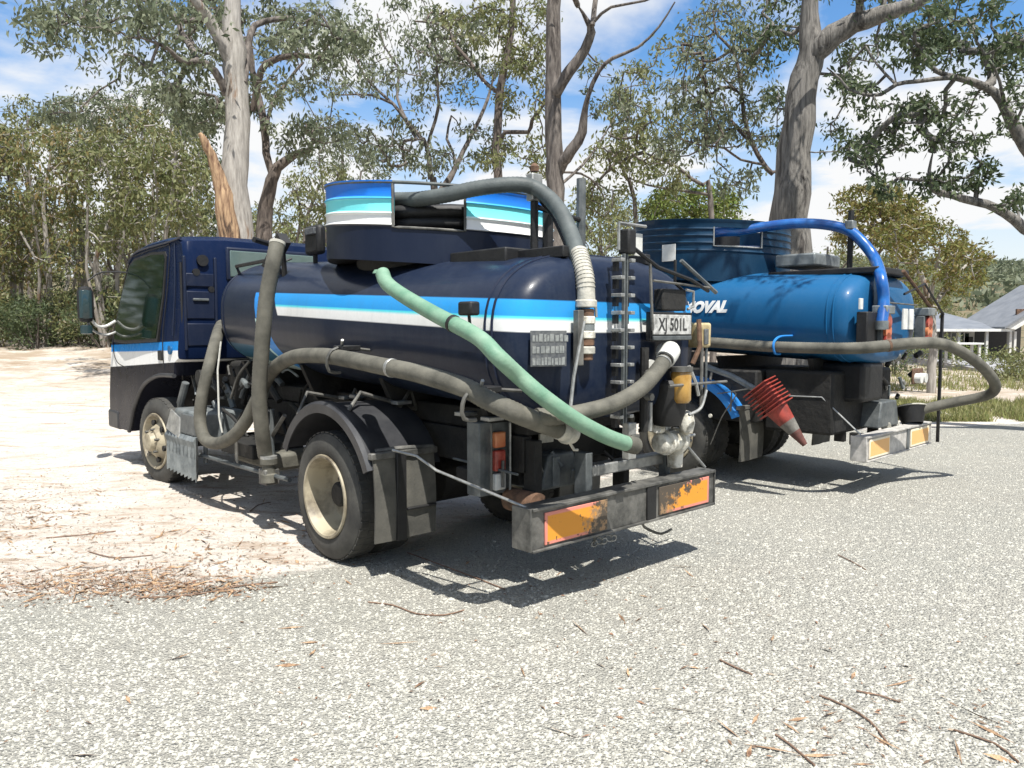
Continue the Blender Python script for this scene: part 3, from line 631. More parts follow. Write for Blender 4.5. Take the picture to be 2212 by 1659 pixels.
        MB().box(.55, 1.05, -1.60, -1.1, .86, 1.24).build('sump_tank', 'black', root, .04)
        MB().box(2.10, 2.13, -1.80, -1.77, .35, 1.75).build('rear_mast', 'black', root, .004)
        MB().tube([(1.0,-1.78,1.90),(1.5,-1.8,2.02),(2.10,-1.8,1.72)], .012, 6).build('rear_frame', 'black', root)
        MB().tube([(.95,-1.78,2.12),(1.70,-1.80,1.78)], .018, 6).build('boom_strut', 'rust', root)
        MB().tube([(.5,-1.78,1.81),(1.3,-1.80,1.80)], .008, 6).build('rear_frame', 'dull_steel', root)
        # open funnel standing on the bumper
        fu = MB().lathe([(0,.10),(.16,.15),(.18,.155),(.18,.143),(.02,.085)], (0,0,0), 'z', 24, True).build('funnel', 'black', root)
        fu.location = (1.72, -1.66, .57); fu.rotation_euler = (R(-14), R(14), 0); MB().tube([(.155*math.cos(t), .155*math.sin(t), .18) for t in np.linspace(0, 2*math.pi, 25)], .008, 6, False).build('funnel_rim', 'hose_worn', fu)
        MB().tube([(1.55,-1.55,.56),(1.40,-1.5,.60),(1.2,-1.58,.58)], .05, 10).build('pipe_stub', 'hose_worn', root)
        rr2 = random.Random(3)
        for k in range(16):
            c = (rr2.uniform(1.2, 1.95), rr2.uniform(-1.7, -1.4), rr2.uniform(.80, 1.30)); d = (rr2.uniform(-.13,.13), rr2.uniform(-.05,.05), rr2.uniform(-.12,.12))
            MB().tube([c, tuple(c[i]+d[i] for i in range(3))], rr2.uniform(.012,.035), 10).build('valve_pipe', rr2.choice(['grey_metal','steel','chassis','galvanised','chassis']), root)
    # ladder with pegs on the rear face
    if first:
        yl = -1.83
        for x in (.895, .918):
            MB().box(x-.006, x+.006, yl-.01, yl+.01, 1.02, 1.98).build('ladder_rail', 'grey_metal', root, .002)
        for k in range(10):
            z = 1.06+.098*k
            for x0_, x1_ in ((.838, .872), (.928, .962)):
                MB().box(x0_, x1_, yl-.03, yl+.045, z-.008, z+.012).build('rung', 'steel', root, .003)
                MB().box(x0_+.006, x1_-.006, yl+.01, yl+.04, z-.06, z-.009).build('rung_web', 'black', root)
        for k, (z, mm) in enumerate(((1.0, 'steel'), (.93, 'dull_steel'), (.86, 'steel'))):
            MB().box(.93+.03*(k % 2), 1.0+.03*(k % 2), yl-.02, yl+.03, z-.05, z+.02).build('ladder_foot', mm, root, .004)
        # number plate + bracket, work lamps, controls
        pl = MB().box(1.165, 1.55, -1.835, -1.825, 1.525, 1.645).build('number_plate', 'old_plate', root, .004)
        text_mesh('plate_lettering', 'XJ 501L', .10, 'ink', pl, lambda x, y, z: (1.358+x*.88, -1.8352-z, 1.583+y*1.05), bold=.002)
        MB().box(1.15, 1.57, -1.825, -1.79, 1.49, 1.66).build('plate_bracket', 'black', root, .004)
        MB().box(1.165, 1.55, -1.84, -1.825, 1.492, 1.518).build('plate_lamp', 'grey_metal', root, .004)
        MB().box(1.26, 1.50, -1.83, -1.76, 1.67, 1.80).build('work_lamp', 'chassis', root, .01)
        MB().tube([(1.50,-1.84,1.68),(1.56,-1.84,1.70),(1.56,-1.84,1.79),(1.48,-1.84,1.80)], .009, 6).build('lamp_handle', 'steel', root)
        sg = MB().box(-.105, .105, -.004, .004, -.095, .095).build('faded_notice', 'faded_print', root, .002); sg.location = (.375, -1.752, 1.455); sg.rotation_euler = (0, 0, R(-20))
        rq = random.Random(4)
        for r_ in range(3):
            x = -.095
            while x < .09:
                wl2 = rq.uniform(.010, .024); z = .058-.062*r_
                MB().box(x, x+wl2, -.0065, -.003, z-.021, z+rq.uniform(.012, .022)).build('worn_letter', 'faded_letter', sg)
                x += wl2+rq.uniform(.003, .009)
        # rod down the rear face (left), hose hook
        MB().tube([(.60,-1.80,1.60),(.52,-1.80,1.30),(.48,-1.81,1.10)], .010, 6).build('dip_rod', 'steel', root)
        MB().box(.555, .60, -1.80, -1.76, 1.36, 1.66).build('rod_guide', 'dull_steel', root, .004)
        # head gear on top of the ladder
        hg = MB().box(.90, .97, -1.86, -1.78, 1.98, 2.12).build('rotary_beacon', 'black', root, .012)
        MB().tube([(.86,-1.82,2.0),(.86,-1.82,2.15),(1.10,-1.82,2.15)], .010, 6).build('beacon_guard', 'steel', root)
        MB().box(1.03, 1.10, -1.80, -1.79, 1.98, 2.11).build('notice_plate', 'white_paint', root, .003)
        MB().tube([(.95,-1.83,2.03),(1.18,-1.85,1.92),(1.5,-1.86,1.86),(1.72,-1.84,1.80)], .012, 6).build('rear_frame', 'black', root)
        MB().tube([(1.12,-1.84,1.95),(1.15,-1.84,1.55)], .010, 6).build('rear_frame', 'dull_steel', root)
        MB().tube([(1.14,-1.85,1.84),(1.72,-1.85,1.82)], .008, 6).build('rear_frame', 'dull_steel', root)
        MB().tube([(1.48,-1.80,1.98),(1.78,-1.86,1.79)], .013, 6).build('boom_strut', 'grey_metal', root)
        MB().tube([(1.42,-1.80,1.98),(1.42,-1.80,1.84),(1.50,-1.80,1.80)], .010, 6).build('rear_frame', 'black', root)
        for z in (1.30, 1.16): MB().cyl((1.13,-1.80,z), (1.13,-1.86,z), .022, 10).build('tap', 'dull_steel', root)
        MB().tube([(1.13,-1.80,.95),(1.13,-1.80,1.45)], .026, 8).build('sight_tube', 'chassis', root)
        MB().tube([(1.19,-1.80,.95),(1.19,-1.80,1.12)], .014, 8).build('drain_tube', 'steel', root)
        # pump side
        MB().lathe([(-.16,.01),(-.15,.085),(-.05,.115),(.12,.115),(.14,.10),(.14,.01)], (1.50,-1.70,1.10), 'z', 24).build('separator_bowl', 'black', root)
        MB().lathe([(-.10,.01),(-.10,.05),(-.08,.063),(.08,.063),(.10,.055),(.10,.01)], (1.50,-1.80,1.20), 'z', 24).build('filter_bowl', 'amber', root)
        MB().lathe([(0,.01),(0,.072),(.03,.072),(.03,.01)], (1.50,-1.80,1.295), 'z', 24).build('filter_cap', 'dull_steel', root)
        MB().box(1.70, 1.83, -1.80, -1.70, 1.44, 1.60).build('valve_box', 'yellow_part', root, .015)
        MB().box(1.735, 1.78, -1.812, -1.80, 1.46, 1.56).build('valve_panel', 'faded_print', root, .004)
        MB().tube([(1.68,-1.80,1.62),(1.67,-1.82,1.45),(1.62,-1.80,1.34)], .016, 8).build('control_pipe', 'rust', root)
        MB().tube([(1.72,-1.80,1.44),(1.72,-1.80,1.05)], .012, 8).build('control_pipe', 'dull_steel', root)
        MB().tube([(1.80,-1.78,1.44),(1.80,-1.78,1.12)], .010, 8).build('control_pipe', 'grey_metal', root)
        MB().tube([(1.32,-1.84,1.215),(1.95,-1.84,1.215)], .010, 6).build('control_pipe', 'dull_steel', root)
        MB().tube(spline([(1.56,-1.82,1.02),(1.66,-1.84,1.06),(1.72,-1.84,1.17)], .02), .010, 6).build('control_pipe', 'steel', root)
        MB().tube([(1.55,-1.82,1.33),(1.60,-1.84,1.22),(1.63,-1.84,1.14)], .012, 6).build('control_pipe', 'steel', root)
        MB().lathe([(-.08,.008),(-.06,.04),(0,.052),(.06,.04),(.08,.008)], (1.655,-1.74,.955), 'z', 20).build('float_ball', 'pale_pump', root)
        MB().tube([(1.56,-1.70,.86),(1.80,-1.70,.86)], .010, 6).build('float_bracket', 'steel', root)
        MB().tube([(1.665,-1.70,.90),(1.665,-1.68,1.12)], .02, 8).build('float_stem', 'dull_steel', root)
        MB().lathe([(-.12,.045),(-.11,.062),(-.06,.062),(-.055,.082),(-.035,.082),(-.03,.066),(.06,.07),(.065,.088),(.085,.088),(.09,.072),(.13,.07),(.15,.04),(.15,.01)], (1.58,-1.66,.83), 'x', 20).build('pump_body', 'pale_pump', root)
        MB().lathe([(0,.01),(0,.05),(.05,.055),(.06,.03),(.12,.025),(.14,.018)], (1.50,-1.62,.90), 'z', 16).build('pump_inlet', 'pale_pump', root)
        MB().lathe([(-.14,.02),(-.13,.05),(-.04,.055),(0,.05)], (1.70,-1.62,.78), 'z', 16).build('pump_outlet', 'pale_pump', root)
        MB().tube([(1.49,-1.66,.92),(1.42,-1.68,.93)], .028, 10).build('pump_inlet', 'pale_pump', root)
        for k in range(6):
            a = 2*math.pi*k/6; MB().cyl((1.77, -1.62+.06*math.cos(a), .82+.06*math.sin(a)), (1.79, -1.62+.06*math.cos(a), .82+.06*math.sin(a)), .011, 6).build('bolt', 'dull_steel', root)
        MB().tube([(1.78,-1.66,.78),(1.96,-1.68,.62)], .010, 6).build('stay_rod', 'steel', root)
        rr2 = random.Random(5)
        for k in range(14):
            c = (rr2.uniform(.7, 1.6), rr2.uniform(-1.5, -1.25), rr2.uniform(.66, 1.0)); d = (rr2.uniform(-.10,.10), rr2.uniform(-.05,.05), rr2.uniform(-.10,.10))
            MB().tube([c, tuple(c[i]+d[i] for i in range(3))], rr2.uniform(.008,.022), 8).build('pipe', rr2.choice(['chassis','dull_steel','chassis','grey_metal']), root)
        # handrail hoop, lamp and bracket on the tank top front
        MB().tube([(.35,2.10,2.05),(.33,2.12,2.12),(.32,1.45,2.13),(.33,1.30,2.07),(.36,1.28,1.98)], .016, 8).build('tank_rail', 'black', root)
        MB().tube([(.38,1.9,2.03),(.75,1.9,2.2)], .010, 6).build('tank_rail', 'black', root)
        MB().add([(.26,1.46,2.08),(.26,1.36,2.04),(.26,1.08,2.24),(.26,1.16,2.32),(.34,1.46,2.08),(.34,1.36,2.04),(.34,1.08,2.24),(.34,1.16,2.32)], [(0,1,2,3),(7,6,5,4),(0,4,5,1),(1,5,6,2),(2,6,7,3),(3,7,4,0)]).build('hose_cradle', 'black', root)
        MB().tube([(.02,1.05,2.24),(.30,1.15,2.20),(.34,1.2,1.95)], .022, 8).build('cradle_arm', 'black', root)
        ml = MB().box(.56, .64, 1.06, 1.30, 2.17, 2.41).build('camera_housing', 'black', root, .03); MB().box(.54, .60, 1.09, 1.25, 2.33, 2.385).build('housing_window', 'faded_print', ml, .006)
        MB().tube([(.6,1.18,2.2),(.6,1.18,2.05)], .02, 8).build('housing_post', 'black', root)
        # work lamp on a stalk at the stripe
        c = (tk.flank(-1.35, 1.62)-.09, -1.42, 1.66); wl = MB().box(c[0]-.035, c[0]+.035, c[1]-.055, c[1]+.055, c[2]-.03, c[2]+.045).build('marker_lamp', 'black', root, .012)
        MB().tube([(c[0], c[1], c[2]-.02), (c[0]+.01, c[1], c[2]-.10), (tk.flank(-1.4, 1.5), -1.40, 1.50)], .009, 6).build('lamp_stalk', 'black', wl)
        # hose hangers on the flank
        for (y_, z_) in ((-.25, 1.42), (-1.62, 1.23)):
            MB().tube(spline([(tk.flank(y_, z_)+.02, y_-.02, z_), (-.02, y_, z_+.02), (-.085, y_+.02, z_-.05), (-.06, y_+.04, z_-.13), (.02, y_+.04, z_-.14)], .03), .011, 6).build('hose_hanger', 'dull_steel', root)
            MB().box(-.02, .12, y_-.05, y_+.06, z_+.0, z_+.035).build('hanger_plate', 'black', root, .006)
            MB().tube([(.0, y_-.02, z_+.03), (-.02, y_-.06, z_+.07)], .010, 6).build('hanger_pin', 'steel', root)
        # side guard rail, corrugated guard, silver battery cover
        MB().tube([(.05,2.36,.43),(.05,1.1,.445),(.06,.62,.45)], .018, 8).build('side_rail', 'grey_metal', root)
        rs = []
        for i in range(17):
            y = 2.26+.74*i/16; x = -.02+(.022 if i % 2 else -.012); rs.append([(x, y, .20+(.03 if i % 2 else 0)+.02*i/14), (x+.006, y, .50), (x-.012, y, .56), (x+.01, y, .60), (x+.014, y, .60), (x+.012, y, .50), (x+.008, y, .20+(.03 if i % 2 else 0)+.02*i/14)])
        g_ = MB().rings(rs).build('splash_guard', 'galvanised', root, ang=10)
        MB().box(.02, .45, 2.28, 2.92, .55, .82).build('battery_cover', 'galvanised', root, .03)
        MB().box(-.005, .022, 2.32, 2.68, .60, .79).build('cover_panel', 'grey_metal', root, .012)
        MB().add([(-.03,2.66,.56),(-.03,3.0,.62),(0,2.94,.80),(0,2.72,.74),(-.015,2.66,.56),(-.015,3.0,.62),(.015,2.94,.80),(.015,2.72,.74)], [(3,2,1,0),(4,5,6,7),(0,1,5,4),(1,2,6,5),(2,3,7,6),(3,0,4,7)]).build('torn_sheet', 'steel', root)
        MB().box(.10, .55, 1.35, 2.0, .50, .62).build('pipe_tray', 'chassis', root, .01)
        MB().box(.18, .60, 1.15, 1.9, .42, .56).build('fuel_tank', 'hose_grey', root, .03)
        MB().tube([(.08,.95,.42),(.08,.93,.95)], .018, 8).build('rail_upright', 'grey_metal', root); MB().tube([(.08,.93,.75),(.08,.72,.92)], .016, 8).build('rail_upright', 'dull_steel', root); MB().tube([(.09,1.04,.92),(.08,.95,.72)], .013, 8).build('rail_upright', 'dull_steel', root)
        MB().tube([(.08,2.30,.36),(.08,2.30,.80)], .02, 8).build('rail_upright', 'grey_metal', root)
        MB().tube([(.08,1.62,.40),(.08,1.62,.78)], .014, 8).build('rail_upright', 'dull_steel', root)
        rr2 = random.Random(11)
        mm_ = ['chassis','chassis','dull_steel','grey_metal','black','chassis','galvanised']
        for k in range(46):
            c = np.array([rr2.uniform(.22, .6), rr2.uniform(1.2, 3.3), rr2.uniform(.60, 1.2)]); d = np.array([rr2.uniform(-.06,.06), rr2.uniform(-.22,.22), rr2.uniform(-.18,.18)])
            MB().tube(spline([c-d, c+np.array([0, .03, .04]), c+d], .06), rr2.uniform(.008,.030), 8).build('engine_pipe', rr2.choice(mm_), root)
        MB().lathe([(0,.01),(0,.075),(.10,.075),(.10,.05),(.12,.05)], (.22,2.82,1.10), 'x', 20).build('air_intake', 'chassis', root)
        MB().tube([(.14,2.92,1.05),(.12,3.02,.85),(.14,3.05,.78)], .035, 10).build('drag_link', 'grey_metal', root)
        MB().box(.6, 1.5, 2.6, 4.6, .72, 1.25).build('engine_block', 'chassis', root, .05)
        MB().box(.8, 1.3, 1.4, 2.5, .55, .85).build('gearbox', 'chassis', root, .05)
        MB().tube([(1.05, 1.5, .7), (1.05, .1, .48)], .045, 10).build('drive_shaft', 'chassis', root)
        MB().box(.66, 1.5, -1.22, -.75, .60, .72).build('rear_frame_box', 'chassis', root, .01)
        # piano of small lugs along the chassis under the tank
        for (y_, z_) in ((.45,1.05),(.30,1.07),(-.25,1.06),(-.95,1.04),(-1.2,1.03)):
            MB().box(.40, .52, y_-.04, y_+.04, z_-.012, z_+.012).build('mounting_lug', 'steel', root, .004)
        # panel lines: side brackets behind the fender
        for k in range(4):
            MB().tube([(.5,-.95-.1*k,.62),(.5,-.95-.1*k,.78)], .01, 6).build('air_line', 'dull_steel', root)
        MB().tube([(.48,-.8,.74),(.48,-1.4,.72)], .008, 6).build('air_line', 'grey_metal', root)
        MB().box(.45, .6, -1.06, -.86, .60, .70).build('air_valve', 'chassis', root, .01)
    else:
        MB().box(.6, 1.5, 2.6, 4.6, .72, 1.25).build('engine_block', 'chassis', root, .05)
        MB().box(.14, .60, .9, 2.6, .45, .95).build('fuel_tank', 'chassis', root, .05)
        MB().box(.30, 1.75, -1.42, -.72, .55, 1.16).build('dark_fill_box', 'chassis', root, .03); MB().box(.18, 1.7, -.7, 2.4, .62, 1.15).build('under_tray', 'chassis', root, .02)  # first box is an added black fill hiding the bright background
        # lettering on the flank
        def fl(x, y, z):
            a = .06-x; zz = 1.79+y; return (tk.flank(a, zz)-.004-z, a, zz)
        text_mesh('tank_lettering', 'REMOVAL', .155, 'lettering', tank, lambda x, y, z: (tk.flank(.0-x, 1.79+y)-.005-z, .0-x, 1.79+y), shear=.35, bold=.010)
        MB().box(.115, .125, .24, .41, 2.295, 2.475).build('notice_plate', 'white_paint', drum, .002)
        MB().tube([P(1528,793,.0), P(1580,812,.0), P(1648,850,.0)], .03, 12).build('fender_pipe', 'galvanised', root)
        MB().tube(spline([P(1550,850,-.03), P(1590,850,-.05), P(1560,900,-.05), P(1535,960,-.04)], .05), .006, 6).build('guy_wire', 'dull_steel', root)
        MB().cyl((-.005, -.30, .68), (-.02, -.30, .68), .02, 10).build('reflector', 'pale_pump', root)
        for (y_, z_) in ((-1.05, 1.41),):
            MB().tube(spline([(tk.flank(y_, 1.5), y_, 1.50), (-.06, y_, 1.49), (-.17, y_, 1.43), (-.14, y_, 1.34), (-.04, y_, 1.33)], .03), .012, 6).build('hose_hanger', 'blue_fender', root)
    return root, tk
truck1, tk1 = make_truck(T1, 1)
truck2, tk2 = make_truck(T2, 2)
# ------------------------------------------------------------------ hoses (lie on the trucks, can be lifted off)
def hose(name, T, pts, r, m, label, cat='hose', step_=.0125, group=None, ends=(), rad=None, rib=.045):
    o = empty(name, tuple(T.P), T.ang); tag(o, label, cat, group)
    path = spline(pts, step_)
    MB().tube(path, [r*(1+rib*(i % 2)) for i in range(len(path))], 16).build('tube', m, o, ang=80)
    for fn in ends: fn(o, path)
    return o, path
def rings_along(o, path, i0, i1, k, r, m, nm='hose_clip', wd=.012):
    for q in range(k):
        i = int(i0+(i1-i0)*q/max(k-1, 1)); i = min(max(i, 1), len(path)-2); p = np.array(path[i]); t = np.array(path[i+1])-np.array(path[i-1]); t /= np.linalg.norm(t)
        MB().tube([p-t*wd, p-t*wd*.8, p+t*wd*.8, p+t*wd], [r*.96, r, r, r*.96], 16).build(nm, m, o)
S = T1.S; Q = T1.Rr
o, p = hose('suction_hose', T1, [S(600,522,.02), S(590,570,-.03), S(575,650,-.07), S(566,750,-.08), S(560,850,-.07), S(566,930,-.03), S(573,985,.03)], .054, 'hose_grey', 'upright grey suction hose beside the cab of the navy truck, open end up')
rings_along(o, p, 1, 2, 1, .058, 'hose_worn', 'hose_lip')
MB().lathe([(-.03,.04),(-.03,.062),(.03,.062),(.04,.05),(.10,.05),(.11,.065),(.15,.065),(.15,.01)], (0,0,0), 'z', 20).build('valve_body', 'hose_grey', o).location = (.03, .90, .43)
MB().box(-.02, .10, .86, .98, .38, .50).build('valve_base', 'dull_steel', o, .01)
MB().tube([(.03,.90,.60),(.03,.90,.57)], .062, 16).build('hose_clip', 'steel', o)
loop = [S(486,690,.75), S(476,705,.45), S(468,730,.16), S(452,790,.02), S(438,850,-.04), S(432,905,-.06), S(441,945,-.06), S(466,958,-.05), S(500,945,-.02), S(530,912,.02), S(552,870,.05), S(585,805,.06), S(630,773,.03), S(690,768,-.0), S(745,775,-.03), S(820,790,-.04), S(900,806,-.04), S(1000,836,-.03), S(1050,862,-.0), S(1110,890,.04), Q(1175,916,-1.80), Q(1212,929,-1.80)]
o, p = hose('suction_hose', T1, loop, .050, 'hose_grey', 'long grey suction hose hung along the flank of the navy truck, looped behind the cab')
pe = np.array(p[-1]); te = pe-np.array(p[-12]); te /= np.linalg.norm(te)
cp = MB().tube([pe-te*.02, pe+te*.03, pe+te*.035, pe+te*.06, pe+te*.065, pe+te*.10], [.055, .055, .065, .065, .052, .052], 18).build('cam_coupling', 'hose_worn', o)
for s_ in (-1, 1):
    q = pe+te*.07+np.array([0, 0, .05*s_]); MB().tube([q, q+te*.05+np.array([-.01, 0, .03*s_]), q+te*.09+np.array([-.02, 0, -.02])], .008, 6).build('cam_lever', 'hose_worn', o)
rings_along(o, p, len(p)*.80, len(p)*.80, 1, .056, 'steel')
MB().tube([S(477,738,.10), S(470,800,.04), S(473,900,.0), S(480,935,.0)], .008, 6).build('tie_rope', 'rope', o)
gp = [S(826,590,-.02), S(836,612,-.04), S(870,638,-.05), S(940,679,-.06), S(1030,727,-.06), S(1075,770,-.06), Q(1120,812,-1.86), Q(1170,855,-1.93), Q(1240,905,-1.98), Q(1300,938,-2.0), Q(1340,954,-2.0), Q(1372,963,-1.99)]
o, p = hose('green_hose', T1, gp, .042, 'hose_green', 'faded green hose slung diagonally across the flank and rear of the navy tank', rib=.012)
rings_along(o, p, len(p)*.355, len(p)*.355, 1, .046, 'black'); 
pe = np.array(p[-1]); te = pe-np.array(p[-4]); te /= np.linalg.norm(te)
MB().tube(list(p[-8:])+[pe+te*.012], [.045, .048]+[.048]*(len(p[-8:])-2)+[.033], 18).build('hose_cuff', 'hose_grey', o)
MB().tube([np.array(p[0])-np.array([.0,-.02,.0]), np.array(p[0])+np.array([0,.02,.02])], [.047,.036], 16).build('hose_end', 'hose_green', o)
rp = [Q(1158,900,-1.83), Q(1200,900,-1.86), Q(1265,889,-1.88), Q(1330,870,-1.90), Q(1385,838,-1.91), Q(1420,800,-1.90), Q(1440,772,-1.88)]
o, p = hose('discharge_hose', T1, rp, .044, 'hose_grey', 'short grey hose curving up to the white elbow at the rear of the navy truck')
pe = np.array(p[-1]); te = pe-np.array(p[-4]); te /= np.linalg.norm(te)
MB().tube(spline([pe-te*.02, pe+te*.04, pe+te*.07+np.array([.02,.02,.0]), pe+te*.07+np.array([.07,.10,-.01])], .015), .058, 18).build('pipe_elbow', 'white_paint', o)
rings_along(o, p, len(p)-3, len(p)-3, 1, .050, 'black', wd=.006); rings_along(o, p, len(p)-5, len(p)-5, 1, .050, 'steel', wd=.006)
MB().lathe([(0,.01),(0,.05),(.03,.05),(.03,.01)], (0,0,0), 'y', 16).build('blanking_cap', 'white_paint', o).location = Q(1408, 795, -1.80)
# reel hose of the navy truck
bp_ = [(.50,.50,2.34), (.33,.22,2.40), (.32,-.08,2.43), S(865,431,.42), S(905,430,.43), S(960,422,.50), S(1020,409,.60), S(1075,401,.70), S(1125,399,.80), S(1158,408,.88), S(1190,432,.90), S(1215,465,.86), S(1235,510,.80), S(1250,560,.70), S(1262,600,.66)]
o, p = hose('reel_hose', T1, bp_, .047, 'hose_dark', 'dark grey hose arching out of the striped drum over the navy tank')
S2 = [S(1250,545,.72), S(1258,575,.68), S(1264,605,.66), S(1266,640,.655), S(1266,665,.655)]
q = spline(S2, .01); MB().tube(q[:int(len(q)*.97)], .050, 18).build('worn_sleeve', 'hose_worn', o)
for k in range(12): rings_along(o, q, 2+k*2.0, 2+k*2.2, 1, .0535, 'hose_worn', 'sleeve_rib', .004)
z0 = q[-1]
for k, (dz, r_, mm, nm) in enumerate(((.02,.060,'hose_worn','coupling_ring'),(-.03,.045,'rust','coupling_body'),(-.07,.052,'pale_pump','coupling_ring'),(-.11,.048,'galvanised','coupling_ring'),(-.15,.052,'pale_pump','coupling_ring'),(-.19,.047,'rust','coupling_body'),(-.235,.052,'hose_worn','coupling_ring'),(-.27,.040,'rust','coupling_body'))):
    MB().tube([z0+np.array([0,0,dz+.024]), z0+np.array([0,0,dz+.018]), z0+np.array([0,0,dz-.014]), z0+np.array([0,0,dz-.018])], [r_*.9, r_, r_, r_*.9], 16).build(nm, mm, o)
MB().tube([z0+np.array([.05,0,.03]), z0+np.array([.08,0,.0]), z0+np.array([.085,0,-.05])], .009, 6).build('cam_lever', 'steel', o)
MB().tube(spline([S(1165,432,.95), S(1195,470,.95), S(1228,545,.88), S(1240,600,.80)], .05), .012, 8).build('tie_line', 'black', o)
hose('coiled_hose', T1, [(1.0+ (.66+.001*k)*math.cos(t), (.66+.001*k)*math.sin(t), 2.13+.0042*k) for k, t in enumerate(np.linspace(0, 6*math.pi, 54))], .045, 'black', 'dark hose coiled inside the striped drum, seen through its slot', step_=.08)
# truck 2 hoses
S = T2.S; Q = T2.Rr
o, p = hose('suction_hose', T2, [S(1400,735,-.09), S(1525,739,-.10), S(1650,748,-.10), S(1770,752,-.10), S(1850,752,-.08), S(1905,748,.02), S(1965,742,.28), S(2022,741,.68), S(2062,752,1.05), S(2100,775,1.38), S(2132,803,1.68), S(2150,832,1.90), S(2140,850,2.0), S(2108,860,2.02), S(2060,869,1.95), S(2010,880,1.82), S(1978,890,1.74), S(1962,900,1.68)], .050, 'hose_grey', 'grey suction hose along the blue truck, looping out behind its rear bumper')
rings_along(o, p, len(p)*.46, len(p)*.46, 1, .055, 'rust')
bp2 = [(.62,.95,2.52), (.34,.66,2.53), (.26,.38,2.55), S(1545,502,.35), S(1590,499,.50), S(1650,490,.65), S(1715,483,.75), S(1780,485,.85), S(1830,497,.90), S(1862,522,.88), S(1890,560,.84), Q(1903,600,-1.74), Q(1909,650,-1.78), Q(1904,700,-1.80)]
o, p = hose('reel_hose', T2, bp2, .052, 'hose_blue', 'bright blue hose arching out of the blue drum over the far tank', rib=.01)
MB().tube([np.array(p[-1])+np.array([0,0,.03]), np.array(p[-1])-np.array([0,0,.05])], .06, 16).build('coupling_body', 'galvanised', o)
hose('coiled_hose', T2, [(1.0+.74*math.cos(t), .35+.74*math.sin(t), 2.40+.028*(t+2.6)/2) for t in np.linspace(-3.6, 2.8, 30)], .045, 'hose_blue', 'blue hose coiled inside the blue drum', step_=.08)
# traffic cones, nested in a stack hung at the rear of the blue truck
base = np.array(S(1668, 870, -.25)); tip = np.array(S(1745, 968, -.16)); ax = (tip-base); ax /= np.linalg.norm(ax)
ux = np.cross(ax, [1., 0, 0]); ux /= np.linalg.norm(ux); vx = np.cross(ax, ux)
def make_cone():
    c = empty('traffic_cone', (0, 0, 0)); e = .135
    MB().box(-e, e, -e, e, 0, .012).build('cone_base', 'cone_red', c, .004)
    MB().lathe([(.012,.105),(.16,.078),(.16,.074),(.012,.10)], (0,0,0), 'z', 24, True).build('cone_body', 'cone_red', c)
    MB().lathe([(.16,.0785),(.27,.055),(.27,.051),(.16,.074)], (0,0,0), 'z', 24, True).build('reflective_band', 'cone_band', c)
    MB().lathe([(.27,.055),(.42,.024),(.42,.018),(.27,.050)], (0,0,0), 'z', 24, True).build('cone_tip', 'cone_shaded', c)  # tip in a darker copy of the red, shade put into the colour
    return c
cone0 = make_cone(); NC = 8
for k in range(NC):
    c = cone0 if k == 0 else copy_tree(cone0)
    lp = base-ax*.05+ax*.036*(k-NC+4)+vx*.006*math.sin(k*2.1)
    wp = T2.P+T2.v*lp[0]+T2.u*lp[1]+np.array([0, 0, lp[2]])
    W = lambda d: Vector(T2.v*d[0]+T2.u*d[1]+np.array([0, 0, d[2]]))
    m = Matrix((W(ux), W(vx), W(ax))).transposed().to_4x4(); c.matrix_world = Matrix.Translation(Vector(wp)) @ m
    if k == NC-1: tag(c, 'lowest red traffic cone of the hung stack, its grey band and tip showing', 'traffic cone', 'nested traffic cones')
    elif k == 0: tag(c, 'topmost red traffic cone of the nested stack, its base lit beside the fender pipe', 'traffic cone', 'nested traffic cones')
    else: tag(c, ['', 'red traffic cone with the second base from the top of the hung stack', 'red traffic cone with the third base from the top of the hung stack', 'red traffic cone with the fourth base from the top, in the middle of the stack', 'red traffic cone with the fourth base from the bottom of the hung stack', 'red traffic cone with the third base from the bottom of the hung stack', 'red traffic cone with the base just above the lowest one in the stack'][k], 'traffic cone', 'nested traffic cones')
# ================================================================== the ground
GB = np.array([(-30, 2.6), (-6, 3.9), (-2.87, 4.31), (-1.9, 4.52), (-1.1, 5.05), (0, 6.6), (2, 9.3), (4.5, 11.6), (9, 12.9), (40, 15)])
def gravelness(x, y):
    yb = np.interp(x, GB[:, 0], GB[:, 1]); return np.clip((yb-y)/.7+.5, 0, 1)
def warp(n, fine, far):
    t = np.linspace(-1, 1, n); return fine*np.sinh(t*math.asinh(far/fine))
gx = warp(321, 2.2, 1500); gy = warp(361, 2.2, 1500)+5.5
X, Y = np.meshgrid(gx, gy); Z = gz(X, Y); nx, ny = len(gx), len(gy)
me = bpy.data.meshes.new('ground'); co_ = np.stack([X, Y, Z], -1).reshape(-1, 3)
ii = np.arange(nx*ny).reshape(ny, nx); q = np.stack([ii[:-1, :-1], ii[:-1, 1:], ii[1:, 1:], ii[1:, :-1]], -1).reshape(-1, 4)
def fast_mesh(name, V, F, m, k=4, kind=None, parent=None, smooth_=False):
    me = bpy.data.meshes.new(name); me.vertices.add(len(V)); me.vertices.foreach_set('co', np.asarray(V, np.float32).ravel())
    me.loops.add(F.size); me.loops.foreach_set('vertex_index', F.astype(np.int32).ravel()); me.polygons.add(len(F))
    me.polygons.foreach_set('loop_start', np.arange(0, F.size, k, dtype=np.int32)); me.polygons.foreach_set('loop_total', np.full(len(F), k, np.int32))
    me.update(calc_edges=True); me.materials.append(MATS[m] if isinstance(m, str) else m)
    if smooth_: me.shade_smooth()
    o = bpy.data.objects.new(name, me); col.objects.link(o)
    if kind: o['kind'] = kind
    if parent: o.parent = parent
    return o
m, t, p, o_ = newmat('ground_mat')
tcn = N(t, 'ShaderNodeTexCoord'); at_ = N(t, 'ShaderNodeAttribute', attribute_name='gravel'); V_ = tcn.outputs['Object']
